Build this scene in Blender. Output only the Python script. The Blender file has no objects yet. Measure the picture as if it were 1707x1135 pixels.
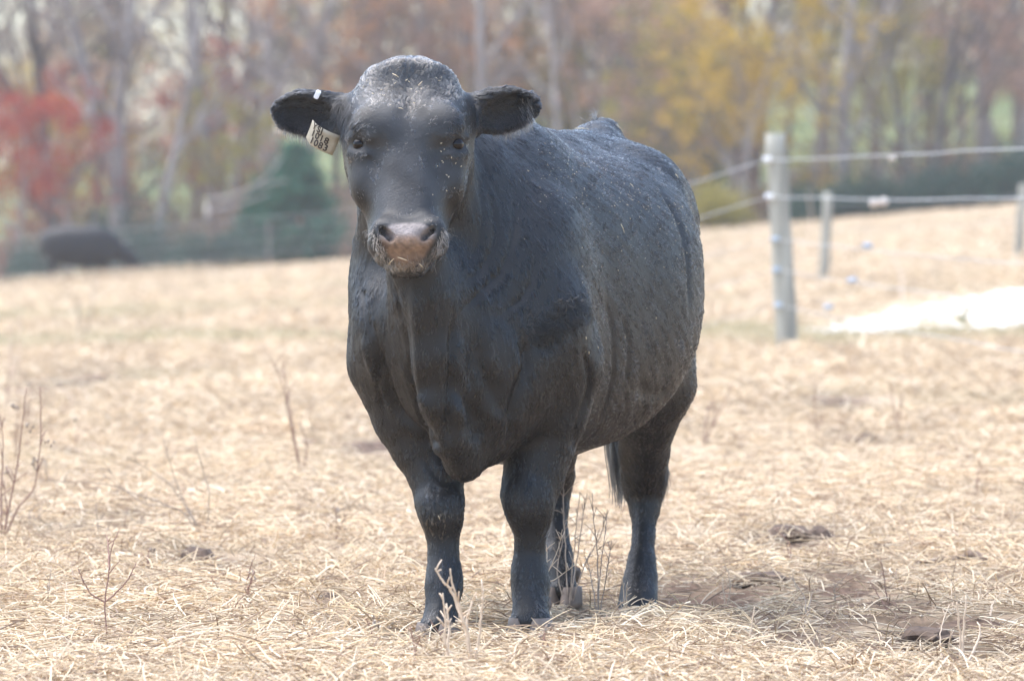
import bpy, bmesh, math, random
import numpy as np
from mathutils import Vector, Matrix
from mathutils.bvhtree import BVHTree

# ---------------------------------------------------------------- camera, sky, sun, exposure
scn = bpy.context.scene
col = scn.collection
FPX, W0, H0 = 10240.0, 1707.0, 1135.0
CAM = np.array((0.0, -16.0, 1.04))
PITCH = math.atan((H0/2-380.0)/FPX)
cam = bpy.data.cameras.new('camera')
cam.sensor_fit = 'HORIZONTAL'; cam.sensor_width = 36.0; cam.lens = 36.0*FPX/W0
cam.clip_start = 0.5; cam.clip_end = 3000.0
cam.dof.use_dof = True; cam.dof.focus_distance = 15.75; cam.dof.aperture_fstop = 5.6
cam.dof.aperture_blades = 7
camo = bpy.data.objects.new('camera', cam); col.objects.link(camo)
camo.location = CAM; camo.rotation_euler = (math.pi/2-PITCH, 0, 0)
scn.camera = camo

SUN_EL, SUN_AZ = math.radians(68), math.radians(292)      # azimuth from +Y (into the picture) clockwise: high on the left, veiled by thin cloud
world = bpy.data.worlds.new('World'); scn.world = world; world.use_nodes = True
nt = world.node_tree; nt.nodes.clear()
sky = nt.nodes.new('ShaderNodeTexSky'); sky.sky_type = 'NISHITA'; sky.sun_disc = False
sky.sun_elevation = SUN_EL; sky.sun_rotation = SUN_AZ
sky.air_density = 1.0; sky.dust_density = 1.5; sky.ozone_density = 1.0
bg = nt.nodes.new('ShaderNodeBackground'); bg.inputs['Strength'].default_value = 0.11
wo = nt.nodes.new('ShaderNodeOutputWorld')
nt.links.new(sky.outputs[0], bg.inputs[0]); nt.links.new(bg.outputs[0], wo.inputs[0])
sl = bpy.data.lights.new('sun', 'SUN'); sl.energy = 1.5; sl.angle = math.radians(78); sl.color = (1.0, 0.97, 0.93)
so = bpy.data.objects.new('sun', sl); col.objects.link(so)
sd = Vector((math.sin(SUN_AZ)*math.cos(SUN_EL), math.cos(SUN_AZ)*math.cos(SUN_EL), math.sin(SUN_EL)))
so.rotation_euler = sd.to_track_quat('Z', 'Y').to_euler()
scn.view_settings.view_transform = 'Standard'; scn.view_settings.look = 'None'
scn.view_settings.exposure = 2.12; scn.view_settings.gamma = 1.0
scn.render.engine = 'CYCLES'
scn.cycles.use_denoising = True
scn.cycles.volume_bounces = 1; scn.cycles.max_bounces = 8; scn.cycles.transparent_max_bounces = 8

# ---------------------------------------------------------------- helpers
rng = np.random.default_rng(11); random.seed(5)
_cp, _sp = math.cos(PITCH), math.sin(PITCH)
def P(px, py, Y):
    """world point that the photograph shows at pixel (px, py) when it stands at depth Y"""
    a = (px-W0/2)/FPX; b = (H0/2-py)/FPX
    d = np.array((a, _cp+b*_sp, b*_cp-_sp))
    return CAM + d*((Y-CAM[1])/d[1])
def S(px, Y): return px*(Y-CAM[1])/FPX                    # pixels -> metres at depth Y

def tag(o, label=None, cat=None, group=None, kind=None):
    if label: o['label'] = label
    if cat: o['category'] = cat
    if group: o['group'] = group
    if kind: o['kind'] = kind
    return o
def link(name, data, parent=None, mat=None):
    o = bpy.data.objects.new(name, data); col.objects.link(o)
    if parent is not None: o.parent = parent
    if mat is not None: data.materials.append(mat)
    return o
def empty(name, loc=(0, 0, 0)):
    o = bpy.data.objects.new(name, None); col.objects.link(o); o.location = loc
    return o
def mesh_from(name, verts, quads=None, tris=None, smooth=True):
    me = bpy.data.meshes.new(name)
    verts = np.asarray(verts, np.float32).reshape(-1, 3)
    nq = 0 if quads is None else len(quads); n3 = 0 if tris is None else len(tris)
    me.vertices.add(len(verts)); me.vertices.foreach_set('co', verts.ravel())
    idx = []
    if nq: idx.append(np.asarray(quads, np.int32).ravel())
    if n3: idx.append(np.asarray(tris, np.int32).ravel())
    idx = np.concatenate(idx)
    me.loops.add(len(idx)); me.loops.foreach_set('vertex_index', idx)
    starts = np.concatenate([np.arange(nq)*4, nq*4+np.arange(n3)*3]).astype(np.int32)
    me.polygons.add(nq+n3); me.polygons.foreach_set('loop_start', starts)
    me.update(calc_edges=True)
    if smooth: me.polygons.foreach_set('use_smooth', np.ones(nq+n3, bool))
    return me
class Geo:
    """collects tubes and patches for one mesh"""
    def __init__(s): s.v = []; s.q = []; s.t = []; s.n = 0
    def tube(s, pts, rad, sides=6, cap=True):
        pts = np.asarray(pts, float); m = len(pts); rad = np.broadcast_to(np.asarray(rad, float), (m,))
        tan = np.gradient(pts, axis=0); tan /= np.linalg.norm(tan, axis=1)[:, None]+1e-9
        up = np.where(np.abs(tan[:, 2:3]) > 0.9, np.array([[1., 0, 0]]), np.array([[0, 0, 1.]]))
        a = np.cross(up, tan); a /= np.linalg.norm(a, axis=1)[:, None]+1e-9
        for i in range(1, m):
            a[i] = a[i-1]-tan[i]*np.dot(a[i-1], tan[i]); a[i] /= np.linalg.norm(a[i])+1e-9
        b = np.cross(tan, a)
        th = np.arange(sides)/sides*2*math.pi
        ring = a[:, None]*np.cos(th)[None, :, None]+b[:, None]*np.sin(th)[None, :, None]
        vv = (pts[:, None]+ring*rad[:, None, None]).reshape(-1, 3)
        i = np.arange(m-1)[:, None]*sides; j = np.arange(sides)[None]; k = (j+1) % sides
        q = np.stack([i+j, i+k, i+sides+k, i+sides+j], -1).reshape(-1, 4)+s.n
        s.v.append(vv); s.q.append(q)
        if cap and sides >= 3:
            for base in (0, (m-1)*sides):
                for c in range(1, sides-1):
                    s.t.append((s.n+base, s.n+base+c, s.n+base+c+1) if base else (s.n+base, s.n+base+c+1, s.n+base+c))
        s.n += len(vv)
    def quads(s, vv):
        vv = np.asarray(vv, float).reshape(-1, 3); n = len(vv)//4
        s.v.append(vv); s.q.append(np.arange(n*4).reshape(n, 4)+s.n); s.n += len(vv)
    def mesh(s, name, smooth=True):
        return mesh_from(name, np.concatenate(s.v), np.concatenate(s.q) if s.q else None, np.array(s.t) if s.t else None, smooth)
def spline(pts, n):
    """Catmull-Rom through pts, n samples"""
    pts = np.asarray(pts, float); m = len(pts)
    p = np.vstack([2*pts[0]-pts[1], pts, 2*pts[-1]-pts[-2]])
    u = np.linspace(0, m-1-1e-6, n); i = u.astype(int); f = (u-i)[:, None]
    a, b, c, d = p[i], p[i+1], p[i+2], p[i+3]
    return 0.5*(2*b+(c-a)*f+(2*a-5*b+4*c-d)*f*f+(3*b-a-3*c+d)*f**3)
def wobble(p, seed, freq, octaves=3):
    """cheap smooth 3-D noise in about -1..1, from sums of sines"""
    r = np.random.default_rng(seed); out = np.zeros(len(p)); amp = 1.0; tot = 0
    for o in range(octaves):
        for k in range(4):
            d = r.normal(size=3); d /= np.linalg.norm(d)
            out += amp*np.sin(p@d*freq*(2**o)*6.283*r.uniform(.7, 1.3)+r.uniform(0, 6.28)); tot += amp*.75
        amp *= .55
    return out/tot*1.6
def value_noise(p, cell, seed):
    """hashed lattice noise, -1..1"""
    q = p/cell; i = np.floor(q).astype(np.int64); f = q-i; f = f*f*(3-2*f); out = np.zeros(len(p))
    for a in (0, 1):
        for b in (0, 1):
            for c in (0, 1):
                h = ((i[:, 0]+a)*374761393+(i[:, 1]+b)*668265263+(i[:, 2]+c)*2147483647+seed*974711) & 0x7fffffff
                h = ((h ^ (h >> 13))*1274126177) & 0x7fffffff; h = (h ^ (h >> 16)) & 0xffff
                out += (h/32767.5-1)*(f[:, 0] if a else 1-f[:, 0])*(f[:, 1] if b else 1-f[:, 1])*(f[:, 2] if c else 1-f[:, 2])
    return out
def streak(p, d, cell, length, seed, n=9):
    """noise drawn out along the directions d, like locks of hair"""
    s = np.linspace(-.5, .5, n); return sum(value_noise(p+d*(length*t), cell, seed) for t in s)/n**.5*1.1
def nodes(name):
    m = bpy.data.materials.new(name); m.use_nodes = True
    t = m.node_tree; return m, t, t.nodes['Principled BSDF']
def simple_mat(name, c0, c1, scale=8.0, rough=0.8, bump=0.0, spec=0.3, detail=4.0, stretch=None, metallic=0.0):
    """two-tone procedural material in object space"""
    m, t, b = nodes(name)
    tc = t.nodes.new('ShaderNodeTexCoord'); mp = t.nodes.new('ShaderNodeMapping')
    if stretch: mp.inputs['Scale'].default_value = stretch
    nz = t.nodes.new('ShaderNodeTexNoise'); nz.inputs['Scale'].default_value = scale; nz.inputs['Detail'].default_value = detail
    rp = t.nodes.new('ShaderNodeValToRGB')
    rp.color_ramp.elements[0].position = .3; rp.color_ramp.elements[1].position = .7
    rp.color_ramp.elements[0].color = (*c0, 1); rp.color_ramp.elements[1].color = (*c1, 1)
    t.links.new(tc.outputs['Object'], mp.inputs[0]); t.links.new(mp.outputs[0], nz.inputs[0])
    t.links.new(nz.outputs[0], rp.inputs[0]); t.links.new(rp.outputs[0], b.inputs['Base Color'])
    b.inputs['Roughness'].default_value = rough; b.inputs['Specular IOR Level'].default_value = spec
    b.inputs['Metallic'].default_value = metallic
    if bump:
        bn = t.nodes.new('ShaderNodeBump'); bn.inputs['Strength'].default_value = bump; bn.inputs['Distance'].default_value = .01
        t.links.new(nz.outputs[0], bn.inputs['Height']); t.links.new(bn.outputs[0], b.inputs['Normal'])
    return m
def curves_obj(name, pos, rad, mat, parent=None, colr=None):
    """pos (n, k, 3) strands, rad (n, k); colr (n, 3) per strand"""
    n, k, _ = pos.shape
    hc = bpy.data.hair_curves.new(name); hc.add_curves([k]*n)
    hc.attributes['position'].data.foreach_set('vector', pos.astype(np.float32).ravel())
    ra = hc.attributes.get('radius') or hc.attributes.new('radius', 'FLOAT', 'POINT')
    ra.data.foreach_set('value', rad.astype(np.float32).ravel())
    if colr is not None:
        ca = hc.attributes.new('tint', 'FLOAT_VECTOR', 'CURVE')
        ca.data.foreach_set('vector', colr.astype(np.float32).ravel())
    return link(name, hc, parent, mat)

# implicit modelling: primitives blended smoothly, meshed with surface nets
class Field:
    def __init__(s): s.ops = []
    def _bb(s, pts, r, k): pts = np.asarray(pts); m = np.max(r)+k+.07; return pts.min(0)-m, pts.max(0)+m
    def cone(s, a, b, ra, rb, k=.05, sub=False, flat=None):
        """rounded cone; flat=(axis, factor) squeezes its section along a world axis"""
        a = np.asarray(a, float); b = np.asarray(b, float)
        def f(p):
            q = p; A, B = a, b
            if flat is not None:
                ax = np.asarray(flat[0], float); ax = ax/np.linalg.norm(ax); g = 1/flat[1]-1
                c = (A+B)/2; q = p+((p-c)@ax)[:, None]*ax*g; A = A+((A-c)@ax)*ax*g; B = B+((B-c)@ax)*ax*g
            ba = B-A; t = np.clip((q-A)@ba/(ba@ba+1e-12), 0, 1)
            return np.linalg.norm(q-A-t[:, None]*ba, axis=1)-(ra+(rb-ra)*t)
        s.ops.append((f, k, sub)+s._bb([a, b], max(ra, rb), k))
    def chain(s, pts, rad, k=.03, kin=.05):
        for i in range(len(pts)-1): s.cone(pts[i], pts[i+1], rad[i], rad[i+1], kin if i == 0 else k)
    def ell(s, c, r, axes=None, k=.05, sub=False):
        c = np.asarray(c, float); r = np.asarray(r, float)
        M = np.eye(3) if axes is None else np.asarray(axes, float)        # rows: local axes
        def f(p):
            q = (p-c)@M.T; k0 = np.linalg.norm(q/r, axis=1); k1 = np.linalg.norm(q/(r*r), axis=1)
            return k0*(k0-1)/(k1+1e-9)
        s.ops.append((f, k, sub)+s._bb([c], r.max(), k))
    def loft(s, org, ax, lat, up, tab, n=2.4, k=.06):
        """sections along ax: rows (t, half width, up-most, down-most, lateral shift)"""
        tab = np.asarray(tab, float); d = spline(tab, 120)
        org, ax, lat, up = [np.asarray(v, float) for v in (org, ax, lat, up)]
        o = np.argsort(d[:, 0]); d = d[o]
        def f(p):
            q = p-org; t = q@ax; tt = np.clip(t, d[0, 0], d[-1, 0])
            w, hi, lo, sh = [np.maximum(np.interp(tt, d[:, 0], d[:, i]), -9) for i in (1, 2, 3, 4)]
            w = np.maximum(w, .004); h = np.maximum((hi-lo)/2, .004); v = q@lat-sh; z = q@up-(hi+lo)/2
            g = ((np.abs(v)/w)**n+(np.abs(z)/h)**n)**(1/n)
            e = (g-1)*np.minimum(w, h)
            return np.maximum(e, np.abs(t-tt)+np.minimum(e, 0)*0-(t == tt)*9)
        c = [org+ax*r[0]+lat*(r[4]+a*r[1])+up*z for r in tab for a in (-1, 1) for z in (r[2], r[3])]
        s.ops.append((f, k, False)+s._bb(c, 0, k))
    def __call__(s, p):
        d = np.full(len(p), 1.0)
        for f, k, sub, lo, hi in s.ops:
            m = np.nonzero(((p > lo) & (p < hi)).all(1))[0]
            if not len(m): continue
            e = f(p[m]); c = d[m]
            if sub:
                h = np.maximum(k-np.abs(c+e), 0)/k; d[m] = np.maximum(c, -e)+h*h*k*.25
            else:
                h = np.maximum(k-np.abs(c-e), 0)/k; d[m] = np.minimum(c, e)-h*h*k*.25
        return d
    def mesh(s, vox, lo=None, hi=None):
        adds = [o for o in s.ops if not o[2]]
        lo = np.min([o[3] for o in adds], 0) if lo is None else np.asarray(lo)
        hi = np.max([o[4] for o in adds], 0) if hi is None else np.asarray(hi)
        C = 4; nb = np.ceil((hi-lo)/(vox*C)).astype(int)
        ctr = np.stack(np.meshgrid(*[np.arange(n) for n in nb], indexing='ij'), -1).reshape(-1, 3)
        dc = s(lo+(ctr+.5)*vox*C)
        g = np.repeat(np.repeat(np.repeat(dc.reshape(nb), C, 0), C, 1), C, 2).astype(np.float32)
        act = ctr[np.abs(dc) < vox*C*1.9]
        off = np.stack(np.meshgrid(*[np.arange(C)]*3, indexing='ij'), -1).reshape(-1, 3)
        for i in range(0, len(act), 6000):
            ii = (act[i:i+6000, None]*C+off).reshape(-1, 3)
            g[ii[:, 0], ii[:, 1], ii[:, 2]] = s(lo+ii*vox)
        return surface_nets(g, lo, vox)
def surface_nets(g, lo, vox):
    ins = g < 0
    sgn = [ins[a:g.shape[0]-1+a, b:g.shape[1]-1+b, c:g.shape[2]-1+c] for a in (0, 1) for b in (0, 1) for c in (0, 1)]
    cnt = sum(x.astype(np.int8) for x in sgn)
    cells = np.argwhere((cnt > 0) & (cnt < 8))
    ids = np.full(cnt.shape, -1, np.int32); ids[tuple(cells.T)] = np.arange(len(cells))
    acc = np.zeros((len(cells), 3)); num = np.zeros(len(cells))
    cor = [np.array((a, b, c)) for a in (0, 1) for b in (0, 1) for c in (0, 1)]
    val = [g[tuple((cells+c).T)] for c in cor]
    for i in range(8):
        for j in range(i+1, 8):
            if np.abs(cor[i]-cor[j]).sum() != 1: continue
            m = (val[i] < 0) != (val[j] < 0)
            t = (val[i][m]/(val[i][m]-val[j][m]))[:, None]
            acc[m] += cor[i]+(cor[j]-cor[i])*t; num[m] += 1
    v = lo+(cells+acc/num[:, None])*vox
    quads = []
    for ax in range(3):
        b, c = [(1, 2), (2, 0), (0, 1)][ax]
        sl0 = [slice(1, -1)]*3; sl0[ax] = slice(0, -1); sl1 = [slice(1, -1)]*3; sl1[ax] = slice(1, None)
        A, B = ins[tuple(sl0)], ins[tuple(sl1)]
        for inv in (False, True):
            e = np.argwhere((A & ~B) if not inv else (~A & B))
            off = np.ones(3, int); off[ax] = 0; e = e+off
            def cid(db, dc): x = e.copy(); x[:, b] -= db; x[:, c] -= dc; return ids[tuple(x.T)]
            q = np.stack([cid(1, 1), cid(0, 1), cid(0, 0), cid(1, 0)], 1)
            quads.append(q[:, ::-1] if inv else q)
    q = np.concatenate(quads); return v, q[(q >= 0).all(1)]
def relax(v, q, it, lam=.5):
    e = np.concatenate([q[:, [0, 1]], q[:, [1, 2]], q[:, [2, 3]], q[:, [3, 0]]])
    deg = np.bincount(e.ravel(), minlength=len(v)).astype(float)[:, None]
    for k in range(it):
        s = np.zeros_like(v)
        for a in range(3):
            s[:, a] = np.bincount(e[:, 0], v[e[:, 1], a], len(v))+np.bincount(e[:, 1], v[e[:, 0], a], len(v))
        v = v+(s/np.maximum(deg, 1)-v)*(lam if k % 2 == 0 else -lam*1.02)
    return v
def vnormals(v, q):
    n = np.cross(v[q[:, 2]]-v[q[:, 0]], v[q[:, 3]]-v[q[:, 1]]); o = np.zeros_like(v)
    for a in range(3): o[:, a] = sum(np.bincount(q[:, i], n[:, a], len(v)) for i in range(4))
    return o/(np.linalg.norm(o, axis=1)[:, None]+1e-12)

VOX, N_HAIR, N_STRAW = .006, 560000, 380000
# ---------------------------------------------------------------- the field
def ground_z(x, y):
    x = np.asarray(x, float); y = np.asarray(y, float)
    t = np.clip((y-2.0)/122.0, 0, None); s = np.minimum(t, 1.15)**.75
    z = s*(.62+.085*np.clip(x, -30, 30))
    z = z-.078*np.exp(-((x-.36)/.34)**2-((y-1.15)/.36)**2)-.022*np.exp(-((x+.07)/.35)**2-((y+.10)/.3)**2)
    h = np.clip((y-133)/170, 0, None); z = z+6.0*np.where(h < 1, h*h*(3-2*h), 1)+.8*np.clip((y-133)/60, 0, 1)*np.sin(x*.05+1)
    away = np.clip((np.hypot(x-.1, y-.6)-1.3)/1.0, 0, 1)
    z = z+away*(.020*np.sin(x*2.1+y*.7)*np.sin(y*1.3-x*.5)+.012*np.sin(x*5.3+1+y*1.9)*np.sin(y*4.1))*np.clip(30/(np.abs(y)+10), 0, 1)
    return z
def ground_hit(px, py):
    """where the sight line through a pixel meets the field"""
    a = P(px, py, 1.0)-CAM; a /= a[1]; d = np.arange(8.0, 300.0, .05); q = CAM+d[:, None]*a
    k = np.argmax(q[:, 2] < ground_z(q[:, 0], q[:, 1])); return np.array((q[k, 0], q[k, 1], float(ground_z(q[k, 0], q[k, 1]))))
DIRT = [(1330, 893, .20, .10), (1240, 966, .26, .12), (1420, 975, .30, .12), (1500, 1055, .34, .14), (1180, 1000, .24, .14), (1560, 1068, .25, .16), (1390, 1050, .3, .16), (1300, 1020, .3, .12), (1640, 1050, .25, .14), (1450, 1010, .3, .1), (322, 935, .14, .07), (390, 945, .12, .06), (190, 872, .12, .10), (90, 900, .12, .08), (548, 1000, .06, .05),
        (640, 745, .25, .25), (150, 640, .4, .4), (1445, 735, .15, .12), (1405, 682, .18, .18), (1470, 915, .10, .06), (215, 1045, .08, .05), (1665, 975, .06, .05), (1110, 1012, .16, .10), (845, 1060, .12, .06), (700, 1068, .12, .05), (1000, 1030, .14, .08)]
DIRT = [(ground_hit(a, b), r1*.85, r2*5.5) for a, b, r1, r2 in DIRT]
def dirt_w(x, y):
    p = np.stack([x, y, 0*x], 1); n = wobble(p, 71, 2.2, 3); w = np.zeros(len(x))
    for c, rx, ry in DIRT: w = np.maximum(w, np.exp(-(((x-c[0])/rx)**2+((y-c[1])/ry)**2)))
    return np.clip(w*(1.0+.7*n)*1.15, 0, 1)
_x = np.concatenate([-np.geomspace(260, 2.6, 44), np.arange(-2.5, 2.51, .045), np.geomspace(2.6, 260, 44)])
_y = np.concatenate([[-60, -30, -18, -12, -8, -6], np.arange(-4.5, 5, .05), 5+np.geomspace(.06, 420, 190)])
GX, GY = np.meshgrid(_x, _y, indexing='ij'); gx, gy = GX.ravel(), GY.ravel()
dw = dirt_w(gx, gy); near = np.clip(1-np.maximum(np.abs(gx)-2.4, np.abs(gy)-4.5), 0, 1)
pn = np.stack([gx, gy, 0*gx], 1)
near = near*np.clip(np.min([np.hypot(gx-a, gy-b+.1) for a, b in ((-.19, -.14), (.05, -.06), (.36, 1.19), (.14, 1.42))], 0)/.4-.3, 0, 1)
gzv = ground_z(gx, gy)+near*(.008*wobble(pn, 72, 1.6, 3)-.004)-near*dw*.022+near*dw*.022*wobble(pn, 73, 5, 2)
nx_, ny_ = len(_x), len(_y); i_, j_ = np.meshgrid(np.arange(nx_-1), np.arange(ny_-1), indexing='ij'); k_ = (i_*ny_+j_).ravel()
gme = mesh_from('ground', np.stack([gx, gy, gzv], 1), np.stack([k_, k_+ny_, k_+ny_+1, k_+1], 1))
at_ = gme.attributes.new('dirt', 'FLOAT', 'POINT'); at_.data.foreach_set('value', dw.astype(np.float32))
def ground_mat():
    m, t, b = nodes('dry_pasture'); N, L = t.nodes.new, t.links.new
    geo = N('ShaderNodeNewGeometry'); mp = N('ShaderNodeMapping')
    def noise(scale, detail=6, vec=None):
        n = N('ShaderNodeTexNoise'); n.inputs['Scale'].default_value = scale; n.inputs['Detail'].default_value = detail; L(vec or geo.outputs['Position'], n.inputs[0]); return n
    def ramp(src, stops):
        r = N('ShaderNodeValToRGB'); e = r.color_ramp.elements; e[0].position, e[0].color = stops[0][0], (*stops[0][1], 1); e[1].position, e[1].color = stops[1][0], (*stops[1][1], 1)
        for p_, c_ in stops[2:]: x = e.new(p_); x.color = (*c_, 1)
        L(src, r.inputs[0]); return r
    def mix(f, a, b_):
        x = N('ShaderNodeMix'); x.data_type = 'RGBA'
        if isinstance(f, float): x.inputs[0].default_value = f
        else: L(f, x.inputs[0])
        L(a, x.inputs[6]); L(b_, x.inputs[7]); return x.outputs[2]
    straw = ramp(noise(55).outputs[0], [(.3, (.11, .072, .048)), (.7, (.42, .32, .22)), (.5, (.25, .18, .12))])
    patch = ramp(noise(.35, 5).outputs[0], [(.35, (.44, .35, .23)), (.68, (.60, .49, .36))])
    base = mix(.45, straw.outputs[0], patch.outputs[0])
    soil = ramp(noise(30).outputs[0], [(.3, (.055, .036, .026)), (.72, (.17, .115, .085))])
    at = N('ShaderNodeAttribute'); at.attribute_name = 'dirt'
    c = mix(at.outputs['Fac'], base, soil.outputs[0])
    sx = N('ShaderNodeSeparateXYZ'); L(geo.outputs['Position'], sx.inputs[0])
    mr = N('ShaderNodeMapRange'); mr.inputs[1].default_value = 134; mr.inputs[2].default_value = 146; L(sx.outputs[1], mr.inputs[0])
    meadow = ramp(noise(.06, 4).outputs[0], [(.4, (.09, .12, .045)), (.62, (.17, .19, .08))])
    c = mix(mr.outputs[0], c, meadow.outputs[0]); L(c, b.inputs['Base Color'])
    b.inputs['Roughness'].default_value = .95; b.inputs['Specular IOR Level'].default_value = .1
    bp = N('ShaderNodeBump'); bp.inputs['Strength'].default_value = .6; bp.inputs['Distance'].default_value = .02; L(noise(40).outputs[0], bp.inputs['Height']); L(bp.outputs[0], b.inputs['Normal'])
    return m
ground = tag(link('ground', gme, None, ground_mat()), kind='structure')
# pale bare track crossing the field beyond the fence post
TRK = [(1335, 548), (1420, 536), (1520, 514), (1600, 501), (1720, 484), (1900, 470)], [(1335, 551), (1420, 557), (1520, 556), (1600, 552), (1720, 541), (1900, 528)]
ta = np.array([ground_hit(*q) for q in spline(np.array(TRK[0], float), 50)]); tb = np.array([ground_hit(*q) for q in spline(np.array(TRK[1], float), 50)])
tv = []
for k in range(9):
    u = k/8; q = ta*(1-u)+tb*u; q = q+(.9*wobble(q, 77, .9, 3)[:, None])*np.array((0, 1., 0))*(abs(u-.5)*2); q[:, 2] = ground_z(q[:, 0], q[:, 1])+.012; tv.append(q)
tv = np.array(tv); k_ = (np.arange(8)[:, None]*50+np.arange(49)[None]).ravel()
track_m = simple_mat('pale_sand', (.72, .69, .64), (.86, .84, .80), 3, .9, .2)
tag(link('path', mesh_from('path', tv.reshape(-1, 3), np.stack([k_, k_+50, k_+51, k_+1], 1)), None, track_m), kind='structure')
# ---- straw: lying stalks near, bent stubble and tufts further off
straw_m, _t, _b = nodes('straw')
_a = _t.nodes.new('ShaderNodeAttribute'); _a.attribute_name = 'tint'; _t.links.new(_a.outputs['Vector'], _b.inputs['Base Color'])
_b.inputs['Roughness'].default_value = .55; _b.inputs['Specular IOR Level'].default_value = .35
TINTS = np.array([(.72, .58, .39), (.62, .48, .30), (.80, .69, .52), (.52, .40, .26), (.68, .55, .39), (.34, .245, .16), (.24, .165, .11), (.46, .36, .25)])
def on_track(x, y):
    m = np.zeros(len(x), bool)
    for k in range(0, 49):
        for p, q in ((ta[k], tb[k]),):
            m |= (np.abs(x-(p[0]+q[0])/2) < .35) & (y > min(p[1], q[1])-.3) & (y < max(p[1], q[1])+.1)
    return m
def straw_set(n, d, halfw, Lr, Rr, upright, k=4, keep_dirt=.10, seed=0, sc=None):
    r = np.random.default_rng(seed+5000); x = r.uniform(-1, 1, n)*halfw(d); y = d+CAM[1]
    clump = wobble(np.stack([x, y, 0*x], 1), 81+seed, 1.1, 3)
    tuf = value_noise(np.stack([x, y, 0*x], 1), .13*np.clip(d[:, None]/22, 1, 4), 7+seed)*.6+value_noise(np.stack([x, y, 0*x], 1), .45*np.clip(d[:, None]/22, 1, 4), 17+seed)*.7
    dd = dirt_w(x, y); keep = (r.random(n) < 1-(1-keep_dirt)*dd) & (r.random(n) < .52+.2*clump+.75*tuf) & (~on_track(x, y) | (r.random(n) < .25))
    for f in FOOT_C: keep &= (np.hypot(x-f[0], y-f[1]+.03) > .05) & ((np.hypot(x-f[0], y-f[1]+.08) > .16) | (r.random(n) < .45))
    x, y, d, clump, dd, tuf = x[keep], y[keep], d[keep], clump[keep], dd[keep], tuf[keep]; n = len(x)
    fl = np.ones(n)
    for f in FOOT_C: fl = np.minimum(fl, 1-.85*np.exp(-((x-f[0])/.12)**2-((y-f[1]+.22)/.30)**2))
    size = np.ones(n) if sc is None else sc(d)
    L = r.uniform(*Lr, n)*size; az = r.uniform(0, 6.283, n)+.6*clump
    el = np.clip(r.normal(upright, .22, n), -.12, 1.35); hz = np.abs(r.normal(0, .014, n))*np.clip(1+1.3*tuf, .15, 2.6)*(1-.8*dd)*fl; el = el*np.clip(fl*1.1, .1, 1)
    s = np.linspace(-.5, .5, k)[None]; bend = r.normal(0, .28, n)[:, None]; sag = np.maximum(el, 0)*r.uniform(.2, .9, n)
    a = az[:, None]+bend*s; up = (s+.5)*L[:, None]*np.sin(el)[:, None]-sag[:, None]*(s+.5)**2*L[:, None]*.7
    px = x[:, None]+np.cos(a)*s*(L*np.cos(el*.8))[:, None]; py = y[:, None]+np.sin(a)*s*(L*np.cos(el*.8))[:, None]
    g0 = ground_z(px.ravel(), py.ravel()).reshape(n, k)
    pz = np.maximum(g0+hz[:, None]+up, g0+.001)
    rad = r.uniform(*Rr, n)[:, None]*np.sqrt(size)[:, None]*np.array(([1, 1, .85, .5] if k == 4 else [1, .9, .5]))[None]
    c = TINTS[r.integers(0, len(TINTS), n)]*np.array((1.02, 1.0, .98))*r.uniform(.75, 1.15, n)[:, None]*(1-.30*dd)[:, None]*np.clip(1+.22*tuf, .6, 1.25)[:, None]
    big = wobble(np.stack([x, y, 0*x], 1), 91, .12, 3); gr = np.clip(big-.35, 0, .6)[:, None]*np.clip((d-22)/15, 0, 1)[:, None]
    c = c*(1-gr)+np.array((.33, .31, .17))*gr
    return np.stack([px, py, pz], -1), rad, c
FOOT_C = [P(731, 1050, -.135), P(884, 1040, -.06), P(1063, 1030, 1.19), P(936, 990, 1.42)]
def inv_rows(n, y0, y1, seed):
    u = np.random.default_rng(seed).uniform(y0, y1, n); return FPX*1.04/(u-380.0)
hw = lambda d: .0834*d*1.25+.75
hw2 = lambda d: .0834*d*1.9+.6
s1 = straw_set(N_STRAW, inv_rows(N_STRAW, 720, 1260, 1), hw, (.03, .13), (.0007, .0020), .06, seed=1)
N2 = int(N_STRAW*.7)
s2 = straw_set(N2, inv_rows(N2, 520, 760, 2), hw2, (.06, .16), (.0014, .003), .45, seed=2, sc=lambda d: np.clip(d/30, 1, 2.2))
s3 = straw_set(N_STRAW//2, np.random.default_rng(3).uniform(45, 137, N_STRAW//2), lambda d: .0834*d*2.0+1, (.07, .14), (.003, .006), .7, seed=3, sc=lambda d: np.clip(d/60, 1, 1.3))
s4 = straw_set(N_STRAW//8, inv_rows(N_STRAW//8, 640, 1200, 4), hw, (.04, .12), (.0009, .0019), .8, seed=4)
def tall(n, x0, x1, y0, y1, seed):
    r = np.random.default_rng(seed); x, y = r.normal((x0+x1)/2, (x1-x0)/3, n), r.uniform(y0, y1, n); h = r.uniform(.10, .30, n); s = np.linspace(0, 1, 4)[None]; dx, dy = r.normal(0, .12, n), r.normal(0, .12, n)
    return np.stack([x[:, None]+dx[:, None]*s**2, y[:, None]+dy[:, None]*s**2, ground_z(x, y)[:, None]+h[:, None]*s], -1), r.uniform(.003, .006, n)[:, None]*np.array((1, 1, .8, .4))[None], TINTS[r.integers(0, len(TINTS), n)]*r.uniform(.75, 1.1, n)[:, None]
s4 = [np.concatenate(z) for z in zip(s4, tall(3500, -11, -6.5, 106.5, 109.3, 31))]
dry = tag(curves_obj('dry_grass', np.concatenate([q[0] for q in (s1, s2, s3, s4)]), np.concatenate([q[1] for q in (s1, s2, s3, s4)]), straw_m, None, np.concatenate([q[2] for q in (s1, s2, s3, s4)])),
          'pale dry straw and stubble covering the field', 'grass', kind='stuff')
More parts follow.
